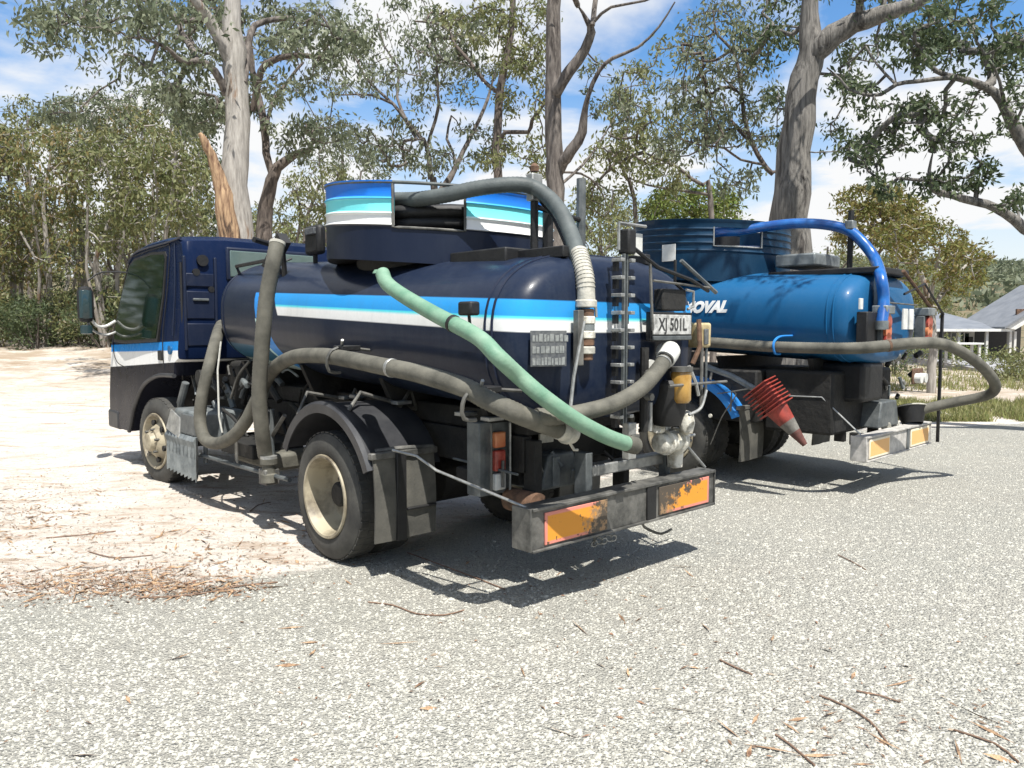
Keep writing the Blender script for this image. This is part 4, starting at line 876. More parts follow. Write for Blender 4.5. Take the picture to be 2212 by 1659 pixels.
def noise(s, d=5, r=.6, stretch=None, dist=0):
    n = N(t, 'ShaderNodeTexNoise', i_Scale=float(s), i_Detail=float(d), i_Roughness=r, i_Distortion=float(dist))
    if stretch:
        mp = N(t, 'ShaderNodeMapping'); mp.inputs['Scale'].default_value = stretch[:3]; mp.inputs['Rotation'].default_value = (0, 0, stretch[3]); t.links.new(V_, mp.inputs[0]); t.links.new(mp.outputs[0], n.inputs['Vector'])
    else: t.links.new(V_, n.inputs['Vector'])
    return n.outputs[0]
def ramp(f, pts):
    r = N(t, 'ShaderNodeValToRGB'); cr = r.color_ramp
    while len(cr.elements) < len(pts): cr.elements.new(.5)
    for e, (ps, c) in zip(cr.elements, pts): e.position = ps; e.color = (*c, 1)
    t.links.new(f, r.inputs[0]); return r.outputs[0]
vor = N(t, 'ShaderNodeTexVoronoi', i_Scale=85.0); t.links.new(V_, vor.inputs['Vector']); vs_ = N(t, 'ShaderNodeSeparateColor'); t.links.new(vor.outputs['Color'], vs_.inputs[0])
gcol = ramp(vs_.outputs[0], [(0, (.35, .342, .30)), (.25, (.43, .42, .37)), (.6, (.465, .455, .40)), (.85, (.50, .49, .435)), (1, (.54, .53, .47))])
gcol = mixc(t, M_(t, 'MULTIPLY', step(t, vor.outputs['Distance'], .62, .2), .35), gcol, (.12, .12, .11))
gcol = mixc(t, M_(t, 'MULTIPLY', step(t, noise(1.1, 5), .52, .14), .35), gcol, (.47, .44, .385))
gcol = mixc(t, M_(t, 'MULTIPLY', step(t, noise(.5, 6, .6, (1, 1, 1, .5)), .50, .1), .20), gcol, (.29, .29, .27))
scol = ramp(noise(3.5, 8, .7), [(.25, (.43, .385, .33)), (.45, (.56, .52, .465)), (.7, (.64, .615, .57))])
scol = mixc(t, M_(t, 'MULTIPLY', step(t, noise(2.2, 8, .75, (.5, 2.6, 1, .5)), .565, .05), .75), scol, (.33, .24, .17))
scol = mixc(t, M_(t, 'MULTIPLY', step(t, noise(28, 6, .7), .58, .04), .6), scol, (.26, .19, .14))
scol = mixc(t, M_(t, 'MULTIPLY', step(t, noise(.55, 5, .6), .55, .06), .30), scol, (.40, .31, .24))
mk = M_(t, 'ADD', at_.outputs['Fac'], M_(t, 'MULTIPLY_ADD', noise(2.2, 8, .75), 1.7, -.85))
mk = step(t, mk, .5, .09)
far = N(t, 'ShaderNodeSeparateXYZ'); t.links.new(V_, far.inputs[0])
green = step(t, far.outputs[1], 60, 15)
base_ = mixc(t, mk, scol, gcol)
fn = ramp(noise(.16, 9, .75), [(.3, (.03, .045, .025)), (.55, (.07, .085, .05)), (.75, (.11, .12, .08))])
base_ = mixc(t, green, base_, fn)
dirt = M_(t, 'MULTIPLY', step(t, far.outputs[1], 16.5, 3), step(t, noise(.9, 7, .7), .47, .08))
base_ = mixc(t, M_(t, 'MULTIPLY', dirt, .7), base_, (.26, .19, .12))
t.links.new(base_, p.inputs['Base Color']); p.inputs['Roughness'].default_value = .95; p.inputs['Specular IOR Level'].default_value = .2
hgt = M_(t, 'ADD', M_(t, 'MULTIPLY', M_(t, 'SUBTRACT', 1.0, vor.outputs['Distance']), mk), M_(t, 'MULTIPLY', noise(7, 9, .72), 2.2))
bp0 = N(t, 'ShaderNodeBump', i_Strength=1.0, i_Distance=.022); t.links.new(hgt, bp0.inputs['Height']); t.links.new(bp0.outputs[0], p.inputs['Normal'])
g = fast_mesh('ground', co_, q, m, 4, 'structure', None, True)
ga = g.data.attributes.new('gravel', 'FLOAT', 'POINT'); ga.data.foreach_set('value', gravelness(X, Y).astype(np.float32).ravel())
# ------------------------------------------------------------------ loose stones, litter, sticks
def inview(x, y, pad=1.06): return np.abs(x) < (y*1106/1659)*pad+.25
def scatter(n, y0, y1, keep):
    y = y0*(y1/y0)**rng.random(n*3); x = (rng.random(n*3)*2-1)*(y*.95+.9); k = keep(x, y); return x[k][:n], y[k][:n]
def stones(n, y0, y1, s0, s1, keep, name, m='stone'):
    x, y = scatter(n, y0, y1, keep); n = len(x); z = gz(x, y)
    base = np.array([(1,0,-.1),(-.1,1,-.2),(-1,.1,0),(.1,-1,-.1),(0.1,0,.75),(.35,.45,.5)]); F0 = np.array([(0,1,5),(1,4,5),(5,4,0),(1,2,4),(2,3,4),(3,0,4)])
    s = (s0+(s1-s0)*rng.random(n)**2)[:, None, None]*(.6+.8*rng.random((n, 1, 3))); a = rng.random(n)*6.28; c, d = np.cos(a), np.sin(a)
    P = base[None]*s*(1+.35*(rng.random((n, 6, 3))-.5)); Xr = P[..., 0]*c[:, None]-P[..., 1]*d[:, None]; Yr = P[..., 0]*d[:, None]+P[..., 1]*c[:, None]
    V = np.stack([Xr+x[:, None], Yr+y[:, None], P[..., 2]*.8+z[:, None]+.001], -1).reshape(-1, 3)
    F = (F0[None]+(np.arange(n)*6)[:, None, None]).reshape(-1, 3)
    return fast_mesh(name, V, F, m, 3, 'stuff')
gk = lambda x, y: gravelness(x, y)+rng.normal(0, .24, len(x)) > .5
tag(stones(125000, 1.7, 12, .003, .0105, gk, 'gravel'), 'grey crushed rock spread over the yard in front of the trucks', 'gravel')
tag(stones(2200, 1.7, 9, .008, .019, gk, 'loose_stones'), 'larger loose stones lying on the crushed rock', 'stones')
tag(stones(14000, 2.0, 14, .004, .012, lambda x, y: gravelness(x, y) < .5, 'sand_pebbles'), 'small pale pebbles scattered over the sandy track', 'pebbles')
def litter(name, n, centres, m, l0, l1, w0, w1, lift=.006):
    cx = np.array([c[0] for c in centres]); cy = np.array([c[1] for c in centres]); sx = np.array([c[2] for c in centres]); sy = np.array([c[3] for c in centres]); wt = np.array([c[4] for c in centres], float)
    k = rng.choice(len(cx), n, p=wt/wt.sum()); x = cx[k]+rng.normal(0, 1, n)*sx[k]; y = cy[k]+rng.normal(0, 1, n)*sy[k]
    ok = y > 1.8; x, y = x[ok], y[ok]; n = len(x); z = gz(x, y)+lift
    L = l0+(l1-l0)*rng.random(n)**2; Wd = w0+(w1-w0)*rng.random(n); a = rng.random(n)*6.28; dirv = np.stack([np.cos(a), np.sin(a), rng.normal(0, .15, n)], -1); side = np.stack([-np.sin(a), np.cos(a), rng.normal(0, .3, n)], -1)
    P = np.stack([x, y, z], -1)
    V = np.stack([P-dirv*L[:, None]/2, P+side*Wd[:, None]/2+np.array([0, 0, .004]), P+dirv*L[:, None]/2, P-side*Wd[:, None]/2], 1).reshape(-1, 3)
    V[:, 2] = np.maximum(V[:, 2], gz(V[:, 0], V[:, 1])+.002)
    return fast_mesh(name, V, np.arange(4*n).reshape(-1, 4), m, 4, 'stuff')
gp_ = lambda x, y: tuple((CC+ray(x, y)*(-CAMH/ray(x, y)[2]))[:2])
cs = []
for (x, y, sx, sy, wt) in [(330,1262,.32,.12,7),(400,1275,.18,.06,4),(250,1262,.22,.10,3),(120,1250,.25,.12,3),(20,1120,.25,.25,4),(300,1170,.5,.2,1.5),(60,1270,.3,.1,3),(30,1060,.3,.3,1),(500,1215,.3,.15,1),(1300,1250,.4,.3,.5),(1680,1570,.35,.18,.4),(1900,1540,.3,.2,.4),(2100,1600,.3,.2,.4),(1450,1430,.5,.3,.5),(450,1060,1,.6,1.6),(100,900,2,1.2,2.5),(150,1150,.9,.5,2),(600,1180,.5,.3,.6),(1800,1400,1.2,.8,.6),(500,1500,.7,.3,.5)]:
    a = gp_(x, y); cs.append((a[0], a[1], sx*1.3, sy*1.5, wt if wt < 3 else wt*.6))
tag(litter('leaf_litter', 4600, cs, 'litter', .012, .055, .003, .012), 'fallen brown gum leaves drifted over the sand and gravel', 'leaf litter')
tag(litter('bark_shreds', 650, cs, 'bark_orange', .06, .22, .006, .018), 'strips of shed reddish bark lying among the leaf litter', 'bark litter')
mat('twig', (.10, .06, .04), (.26, .17, .12), .9, scale=20)
sticks = [([(795,1303),(850,1310),(900,1328),(960,1331),(1003,1320)],.006,'crooked twig lying on the gravel in front of the navy truck mudflap'),
 ([(1555,1428),(1590,1445),(1625,1460)],.006,'short dark stick on the gravel straight below the number plate'),
 ([(1675,1590),(1705,1610),(1740,1640),(1760,1657)],.006,'dark stick at the bottom edge of the gravel, right of centre'),
 ([(1770,1505),(1830,1530),(1880,1562),(1920,1612)],.006,'long curved brown stick on the gravel at lower right'),
 ([(1850,1495),(1900,1505),(1945,1520)],.005,'thin twig above the long curved stick at lower right'),
 ([(100,1165),(180,1160),(250,1152)],.007,'straight dark stick lying on the sand at far left'),
 ([(190,1195),(250,1207),(330,1200)],.006,'long thin stick on the sand above the reddish bark litter'),
 ([(300,1296),(420,1288),(520,1268),(600,1260)],.007,'long dark stick along the edge where the sand meets the gravel'),
 ([(2060,1580),(2150,1610),(2200,1650)],.006,'thin stick in the bottom right corner of the gravel'),
 ([(540,1108),(560,1092),(585,1086)],.006,'short hooked twig on the sand beside the hose shadow'),
 ([(880,1195),(960,1225),(1040,1255),(1090,1275)],.006,'long thin twig on the gravel beside the bumper shadow of the navy truck'),
 ([(1810,1200),(1840,1215),(1870,1232)],.005,'small stick on the gravel below the blue truck bumper')]
for pts, r_, lab in sticks:
    P = [(*gp_(x, y), 0) for x, y in pts]; r_ *= .65; P = [(a, b, float(gz(a, b))+r_+.003) for a, b, _ in P]
    tag(MB().tube(spline(P, .05), [r_]*(len(spline(P, .05))), 6).build('stick', 'twig'), lab, 'stick', 'fallen sticks')
# ================================================================== trees
def leaf_cloud(name, cent, rad, per, L, m, parent=None, droop=.7, squash=.75, kind=None):
    cent = np.asarray(cent, float); n = len(cent); rad = np.broadcast_to(rad, (n,)); tot = n*per
    c = np.repeat(cent, per, 0); r = np.repeat(rad, per)
    off = rng.normal(0, 1, (tot, 3)); off /= np.maximum(np.linalg.norm(off, axis=1, keepdims=True), 1e-6); off *= (rng.random((tot, 1))**.45); off[:, 2] *= squash
    P = c+off*r[:, None]
    d = rng.normal(0, .6, (tot, 3)); d[:, 2] -= droop; d /= np.linalg.norm(d, axis=1, keepdims=True)
    s = np.cross(d, rng.normal(0, 1, (tot, 3))); s /= np.maximum(np.linalg.norm(s, axis=1, keepdims=True), 1e-6)
    l = (L*(.6+.8*rng.random(tot)))[:, None]; w_ = l*.36
    V = np.stack([P, P+d*l*.45+s*w_/2, P+d*l, P+d*l*.45-s*w_/2], 1).reshape(-1, 3)
    return fast_mesh(name, V, np.arange(4*tot).reshape(-1, 4), m, 4, kind, parent)
def wob(pts, rad, amp):
    out, ro = spline(pts, .35, rad); out = [np.array(q) for q in out]
    for i in range(1, len(out)-1): out[i] = out[i]+rng.normal(0, 1, 3)*amp*ro[i]
    return out, ro
def grow(nodes, nrad, targets, maxd=6):
    """connect foliage points to the nearest wood, nearest first; returns twig polylines with radii"""
    pts = [np.array(q) for q in nodes]; A = np.array(pts); T = np.array(targets); left = list(range(len(T))); parent = {}; npos = len(A); order = []
    D = np.array([np.linalg.norm(A-q, axis=1).min() for q in T]); I = np.array([np.linalg.norm(A-q, axis=1).argmin() for q in T])
    idx = {}
    while left:
        k = min(left, key=lambda j: D[j]); left.remove(k); parent[k] = int(I[k]); A = np.vstack([A, T[k]]); new = len(A)-1; idx[new] = k; order.append((k, new))
        if left:
            L = np.array(left); dd = np.linalg.norm(T[L]-T[k], axis=1)*1.12; mk = dd < D[L]; D[L[mk]] = dd[mk]; I[L[mk]] = new
    cnt = {new: 1 for _, new in order}
    for k, new in reversed(order):
        pr = parent[k]
        if pr in cnt: cnt[pr] += cnt[new]
    res = []
    for k, new in order:
        a = A[parent[k]]; b = T[k]; mid = (a+b)/2+rng.normal(0, .13, 3)*np.linalg.norm(b-a)+np.array([0, 0, -.06*np.linalg.norm(b-a)])
        r = .0075*math.sqrt(cnt[new]); rp = .0075*math.sqrt(cnt.get(parent[k], cnt[new]*1.3+1)); rp = min(rp, r*1.6)
        res.append(([a, mid, b], [rp, (r+rp)/2, r]))
    return res
TREES = []
def tree(name, label, Y, paths, regions, leaf, bark, L=.13, per=70, crad=.45, group='gum trees along the edge of the clearing', cat='tree', base=None, twig_scale=1.0, seed=None, droop=.7, bark2=None, squash=.75, twig=None):
    """paths: [(x, y, width) in view pixels ..., depth offset at the end]; regions: (cx, cy, rx, ry, depth offset, depth spread, clumps)"""
    first = paths[0][0]; bx, by = first[0][:2]; P0 = at(bx, by, Y); gzz = float(gz(P0[0], Y)); loc = (P0[0], Y, gzz)
    root = empty(name, loc); tag(root, label, cat, group); off = np.array(loc)
    nodes, nr = [], []; tr = MB(); lb = []
    for i, (pp, dY0, dY1) in enumerate(paths):
        k = len(pp); P, rr = [], []
        for j, (x, y, w_) in enumerate(pp):
            Yj = Y+dY0+(dY1-dY0)*j/(k-1); P.append(at(x, y, Yj)); rr.append(pxw(w_, Yj)/2)
        if i == 0:
            P[0] = np.array([P[0][0], P[0][1], gzz-.15]); rr[0] = max(rr[0], rr[1])*1.15
        out, ro = wob(P, rr, .10)
        nodes += out; nr += ro
        seg = 14 if max(rr) > .15 else 8
        mb = MB().tube([q-off for q in out], ro, seg); lb.append((mb, i, max(rr)))
    for mb, i, mr in lb:
        mb.build('trunk' if i == 0 else 'limb', (bark2 or {}).get(i, bark), root, ang=60)
    T = []
    if Y < 33: regions = [(a, b, c, d, e, f, int(g*(1.25 if b < 420 and Y < 24 else 1))) for a, b, c, d, e, f, g in regions]
    for (cx, cy, rx, ry, d0, ds, n) in regions:
        for _ in range(n):
            while True:
                u, v = rng.random()*2-1, rng.random()*2-1
                if u*u+v*v <= 1: break
            T.append(at(cx+u*rx, cy+v*ry, Y+d0+(rng.random()*2-1)*ds))
    if T:
        tw = MB()
        for pts, rr in grow(nodes, nr, T):
            tw.tube([q-off for q in pts], [r*twig_scale for r in rr], 5, False)
        tw.build('branches', twig or bark, root, ang=80)['kind'] = 'stuff'
        leaf_cloud('crown', np.array(T)-off, crad*(.45+.55*rng.random(len(T))), int(per*.56), L, leaf, root, droop, squash)
    return root
# the big pale trunk behind the navy cab, and its darker neighbour
tree('gum_tree', 'big pale smooth-barked gum tree with a split orange stub, rising behind the navy cab', 16,
 [([(500,860,92),(506,600,84),(508,505,76),(510,400,58),(512,300,52),(508,180,47),(505,110,44),(500,0,34),(497,-120,26)],0,0),
  ([(505,150,30),(477,93,26),(444,28,22),(421,0,19),(395,-90,14)],0,-1),
  ([(490,205,18),(463,153,16),(430,132,14),(393,132,12),(370,111,9),(343,95,7),(300,80,4)],0,-1.5),
  ([(430,140,12),(417,111,13),(393,70,12),(370,23,10),(324,5,7),(270,-10,4)],-.5,1.5),
  ([(525,180,18),(532,139,18),(537,93,15),(551,55,13),(597,42,11),(648,42,9),(722,60,6),(780,70,4)],0,1.5),
  ([(500,600,46),(494,500,44),(484,420,36),(470,372,26),(456,335,20),(442,305,17),(431,288,8)],-.3,-.8),
  ([(545,240,12),(560,176,15),(574,139,14),(639,118,12),(695,125,9),(700,105,6)],.8,.2)],
 [(280,30,220,40,0,2,50),(130,70,90,50,0,1.5,14),(520,60,170,70,3,1.2,40),(370,160,80,60,0,1.5,20),(430,230,70,50,1.5,1,18),(690,75,110,65,.5,1.5,30),(620,190,60,40,.5,1,6),(250,150,60,40,0,1,4),(160,240,70,20,0,1,4)],
 'leaf_grey', 'bark_pale', .15, 80, .46, bark2={5: 'bark_orange', 2: 'bark_mid', 3: 'bark_mid', 4: 'bark_mid', 6: 'bark_dark'}, twig='bark_mid')
tree('gum_tree', 'dark leaning gum tree with a broken crooked limb, just right of the pale trunk', 18.5,
 [([(560,870,40),(570,500,34),(575,440,30),(588,390,26),(602,360,22),(640,332,16),(672,324,9)],0,0),
  ([(590,385,14),(575,330,16),(572,280,16),(556,200,15),(545,150,12),(540,90,9)],0,.5),
  ([(575,280,10),(588,225,8),(625,170,7),(655,135,5)],0,1)],
 [(620,300,60,50,0,1,8),(700,290,60,40,0,1.5,12),(560,240,50,60,.5,1,10)], 'leaf_grey', 'bark_dark', .15, 70, .42)
# centre tree
tree('gum_tree', 'tall straight dark gum tree with a broken forked stub behind the striped drum', 18,
 [([(1200,860,42),(1200,500,38),(1200,410,37),(1198,300,36),(1196,200,34),(1196,100,32),(1197,-60,27),(1197,-160,20)],0,0),
  ([(1206,375,20),(1216,350,26),(1233,328,24),(1259,283,20),(1263,237,13),(1271,206,10),(1294,153,9),(1324,126,8),(1378,103,6),(1424,57,5),(1458,4,3)],0,-1.5),
  ([(1200,210,20),(1202,199,26),(1233,153,24),(1263,107,21),(1278,69,19),(1267,42,10),(1248,12,3)],0,-.8),
  ([(1279,55,12),(1284,20,11),(1290,-40,10)],-.7,-.5),([(1284,46,7),(1320,15,6),(1393,2,5),(1440,-20,4)],-.8,-1.5),
  ([(1210,400,7),(1260,355,6),(1300,300,4),(1330,250,3)],.2,1.5),([(1205,372,5),(1255,375,5),(1290,400,4),(1310,440,2)],.2,1.5)],
 [(1330,250,50,60,0,1,7),(1210,-60,180,40,0,2,14),(1190,-320,260,150,-3.5,1.5,46),(1300,180,50,60,1,1,6)], 'leaf_grey', 'bark_mid', .14, 60, .35)
# right hero
tree('gum_tree', 'massive thick-trunked gum tree with a heavy limb reaching right, behind the blue drum', 14,
 [([(1700,900,92),(1706,560,82),(1707,471,78),(1711,375,73),(1724,271,65),(1740,167,58),(1753,110,52),(1750,42,39),(1749,0,33),(1745,-120,26)],0,0),
  ([(1748,140,40),(1778,96,50),(1819,62,45),(1873,42,38),(1924,25,33),(1974,8,29),(2020,-20,26),(2090,-70,20)],0,-1)],
 [(1700,30,60,80,2,1,18),(1860,100,60,40,1.5,1,10),(1750,-330,330,170,-3.5,1.5,60),(1640,90,50,60,1,1,12),(1950,-20,160,40,0,1.5,26),(1690,250,40,60,1,1,6),(1830,250,50,90,.5,1,10)], 'leaf_dark', 'bark_grey', .12, 60, .38)
# smaller wood between the big trunks
tree('gum_tree', 'slender many-stemmed gum tree with wide airy crown above the striped drum', 25,
 [([(950,800,20),(940,420,16),(931,386,13),(920,313,9),(880,265,8),(850,225,7),(800,180,5),(770,130,4),(740,80,3)],0,0),
  ([(945,420,12),(973,386,11),(1000,328,10),(1034,260,8),(1053,214,7),(1061,187,5),(1080,120,3)],0,1),
  ([(922,320,7),(946,237,7),(946,206,6),(942,115,5),(935,40,3)],0,-1),
  ([(900,300,7),(880,265,7),(858,210,6),(862,150,5),(830,100,4),(815,30,3)],0,1.5),([(850,225,6),(800,205,5),(740,205,3)],0,-1),
  ([(950,410,8),(985,350,6),(965,300,6),(975,250,4)],0,1)],
 [(860,90,170,100,0,3,70),(760,150,80,60,0,2,20),(1000,110,90,90,0,2,34),(960,190,90,50,0,2,16),(830,300,130,60,0,2,40),(950,350,60,30,0,2,14),(1040,300,50,50,0,2,12),(700,270,50,35,0,1.5,8),(690,190,60,30,0,1.5,5)],
 'leaf_grey', 'bark_mid', .17, 62, .55)
tree('gum_tree', 'gum tree with dark upright stem and zigzag side branch, left of the tall straight trunk', 23,
 [([(1076,800,22),(1076,386,19),(1072,328,18),(1076,267,18),(1080,199,17),(1095,115,15),(1107,38,14),(1108,-60,11)],0,0),
  ([(1076,318,9),(1091,286,10),(1141,285,9),(1149,260,8),(1175,225,7),(1200,180,4)],0,-1),
  ([(1078,200,9),(1046,176,8),(1015,134,8),(981,95,7),(969,65,6),(935,50,5),(897,46,4)],0,1)],
 [(1110,60,90,100,0,2,44),(1130,190,60,80,0,2,22),(1010,40,90,50,0,2,20),(1100,340,60,40,0,2,14),(1160,330,30,60,0,2,8)], 'leaf_olive', 'bark_dark', .16, 62, .5)
tree('gum_tree', 'thin curving gum tree leaning left of the massive trunk', 17,
 [([(1695,870,18),(1690,420,14),(1667,375,12),(1649,354,11),(1624,308,10),(1607,250,9),(1599,167,8),(1582,108,7),(1549,75,5),(1540,20,4)],0,0),
  ([(1624,310,7),(1590,275,6),(1570,240,4),(1560,200,3)],0,1),([(1652,356,6),(1600,345,5),(1565,320,5),(1520,315,4),(1470,300,3)],0,-1),([(1605,210,6),(1575,180,5),(1540,150,4),(1500,140,3)],0,1)],
 [(1560,90,90,90,0,2,40),(1500,210,70,50,0,1.5,20),(1560,260,60,50,0,1.5,18),(1480,300,80,40,0,1.5,18),(1630,200,40,60,0,1,12),(1590,390,50,30,0,1.5,8),(1640,300,40,40,0,1,6)], 'leaf_grey', 'bark_dark', .13, 62, .42)
tree('gum_tree', 'spindly gum tree with bare drooping boughs, between the two hose drums', 21,
 [([(1540,860,14),(1535,430,11),(1519,400,9),(1494,387,8),(1465,362,7),(1419,342,6),(1390,329,4)],0,0),
  ([(1530,420,7),(1460,410,5),(1400,400,4),(1360,385,3)],0,1),([(1380,700,12),(1370,430,9),(1350,380,8),(1340,330,6),(1360,260,5),(1350,190,4)],2,1)],
 [(1370,200,60,60,0,2,20),(1400,270,90,50,0,2,24),(1330,340,60,50,0,2,20),(1400,350,60,40,0,2,12),(1300,430,60,50,0,2,24),(1440,140,40,60,0,1,6),(1440,380,50,40,0,1.5,10)], 'leaf_olive', 'bark_mid', .15, 62, .48)
# right-hand overhanging tree (trunk outside the frame)
tree('gum_tree', 'near gum tree whose boughs and dark leaf clusters hang in from the right edge', 11,
 [([(2480,1300,100),(2440,900,90),(2380,600,80),(2320,380,60),(2290,200,50),(2260,0,40),(2240,-200,30)],0,0),
  ([(2370,590,40),(2290,540,32),(2215,496,24),(2174,462,20),(2132,442,19),(2082,429,17),(2032,417,14),(2011,404,11),(2007,367,7),(2015,330,3)],0,-.6),
  ([(2310,400,34),(2260,370,30),(2215,317,26),(2199,283,25),(2174,242,22),(2149,200,18),(2107,179,16),(2065,167,14),(2024,154,10),(1974,108,7),(1950,70,4)],0,-.6),
  ([(2065,167,10),(1982,175,9),(1936,183,9),(1903,204,8),(1869,204,7),(1832,192,6),(1815,171,5),(1786,146,3)],-.5,-.3),
  ([(2174,242,8),(2165,200,7),(2150,150,6),(2110,90,5),(2090,40,4)],-.4,-1),([(1936,183,6),(1895,140,5),(1870,100,4)],-.4,0),([(2190,270,7),(2215,220,6),(2225,150,5)],-.4,-1),([(2240,-190,24),(2180,-560,20),(2100,-900,14),(2040,-1150,9)],0,-5)],
 [(2090,70,130,80,0,1.2,60),(1980,90,70,60,0,1,24),(2180,140,50,60,0,1,16),(1950,270,120,50,-.3,.8,26),(1890,320,60,40,-.3,.6,12),(2070,310,70,30,-.3,.6,9),(2080,375,80,30,-.4,.4,15),(1990,400,60,25,-.3,.4,5),(1900,390,35,35,-.3,.5,6),(2190,410,25,50,-.3,.6,7),(1850,170,50,40,0,.8,8),(2060,230,100,30,0,.8,12),(2200,240,30,60,0,.8,9),(2040,-1130,420,260,-5,1.0,60)],
 'leaf_dark', 'bark_grey', .10, 50, .22, droop=.45)
# overhead bough of the same tree, above the blue tank, that dapples it
# rounded bushy trees behind
tree('wattle_tree', 'rounded bright green bushy tree behind the left side of the blue drum', 24, [([(1500,800,16),(1500,520,12),(1495,440,7)],0,0),([(1500,540,8),(1460,480,5)],0,1),([(1500,540,8),(1550,480,5)],0,-1)],
 [(1500,440,95,32,0,2,60),(1500,490,120,35,0,2,50),(1420,460,40,30,0,1,12)], 'leaf_bright', 'bark_mid', .16, 90, .5, group='rounded bushy trees', droop=.1)
tree('wattle_tree', 'yellow-green rounded tree to the right of the massive trunk, above the far tank', 21, [([(1900,800,16),(1890,600,13),(1885,520,9),(1890,450,6)],0,0),([(1888,560,8),(1850,480,5)],0,1),([(1888,560,8),(1940,490,5)],0,-1)],
 [(1890,440,80,38,0,2,50),(1900,500,110,45,0,2,60),(1960,470,50,40,0,1,14)], 'leaf_yellow', 'bark_mid', .14, 90, .38, group='rounded bushy trees', droop=.1)
tree('wattle_tree', 'loose olive bushy tree with forked stems, at the right beside the house', 19, [([(2015,790,18),(2015,700,16),(2005,640,13),(1985,580,9),(1970,540,6)],0,0),([(2012,690,12),(2030,640,10),(2060,600,7),(2090,570,5)],0,1),([(2010,660,8),(2020,590,6),(2030,540,4)],0,-1)],
 [(2000,520,105,45,0,2,60),(2080,560,60,40,0,1.5,30),(2060,605,65,30,0,1.5,22),(1960,600,45,50,0,1.5,14),(2000,660,50,25,0,1,5)], 'leaf_yellow', 'bark_pale', .12, 76, .30, group='rounded bushy trees', droop=.1)
# left thicket: pale crooked stems, olive and rusty crowns
left = [(30,27,[(20,470,110,60),(60,560,90,50)],'leaf_rusty','thin pale-stemmed tree at the far left edge with rusty olive foliage'),
 (110,25,[(110,330,110,60),(120,420,80,60)],'leaf_rusty','pale crooked tree with a forked white stem, second from the left edge'),
 (175,28,[(180,250,110,60),(200,330,90,50)],'leaf_grey','taller grey-green tree rising above the left thicket'),
 (230,24,[(230,360,80,70),(260,460,70,60)],'leaf_olive','white-stemmed tree leaning right in the left thicket'),
 (300,27,[(290,300,90,70),(330,400,80,60)],'leaf_rusty','rusty-crowned tree in the middle of the left thicket'),
 (360,24,[(380,330,90,60),(400,430,70,70)],'leaf_olive','olive tree just left of the split orange stub'),
 (420,29,[(440,270,60,60),(430,400,70,80)],'leaf_dark','dark green tree behind the split orange stub'),
 (70,31,[(60,260,100,50),(0,350,80,50)],'leaf_olive','olive tree high behind the left edge of the thicket'),
 (250,31,[(310,240,90,50),(380,260,70,50)],'leaf_grey','grey-green tree behind the middle of the left thicket'),
 (-60,26,[(-50,350,100,90),(-40,500,90,80)],'leaf_rusty','rusty tree mostly outside the left edge'),
 (660,30,[(690,400,70,50),(650,460,60,50)],'leaf_olive','olive tree between the dark leaning tree and the striped drum'),
 (740,34,[(740,330,90,40),(780,370,60,30)],'leaf_grey','distant grey-green tree above the left end of the striped drum')]
for i, (bx, Yt, regs, lf, lab) in enumerate(left):
    rr = random.Random(i+40); cx, cy = regs[0][:2]; by = 745
    d1 = rr.uniform(-25, 25); d2 = rr.uniform(-30, 30)
    main = [(bx, by, 15), (bx+d1*.5, 650, 13), (bx+d1, 560, 11), (bx+(cx-bx)*.5+d2, (560+cy)/2, 8), (cx, cy, 5)]
    p2 = [(bx+4, by, 11), (bx+14-d1*.4, 670, 10), (bx+30-d2*.5, 590, 8), (bx+26+d2, 500, 6), (regs[1][0], regs[1][1], 4)]
    p3 = [(bx+d1*.7, 610, 8), (bx+d1-20, 540, 6), (cx-40, (540+cy)/2, 5), (cx-50, cy+10, 3)]
    p4 = [(bx-8, by, 9), (bx-26, 660, 8), (bx-20+d1, 580, 6), (bx-50+d2, 500, 4)]
    rg = [(*r4, 0, 2, int(r4[2]*r4[3]/100)) for r4 in regs]+[(bx, 600, 75, 70, 0, 2, 10), (bx+10, 500, 70, 55, 0, 2, 16)]
    tree('gum_tree', lab, Yt, [(main, 0, rr.uniform(-1, 1)), (p2, .3, rr.uniform(-1, 1)), (p3, 0, -1), (p4, -.4, -1.2)], rg, lf, 'bark_pale' if i < 7 else 'bark_mid', .17, 60, .5, group='trees of the left thicket')
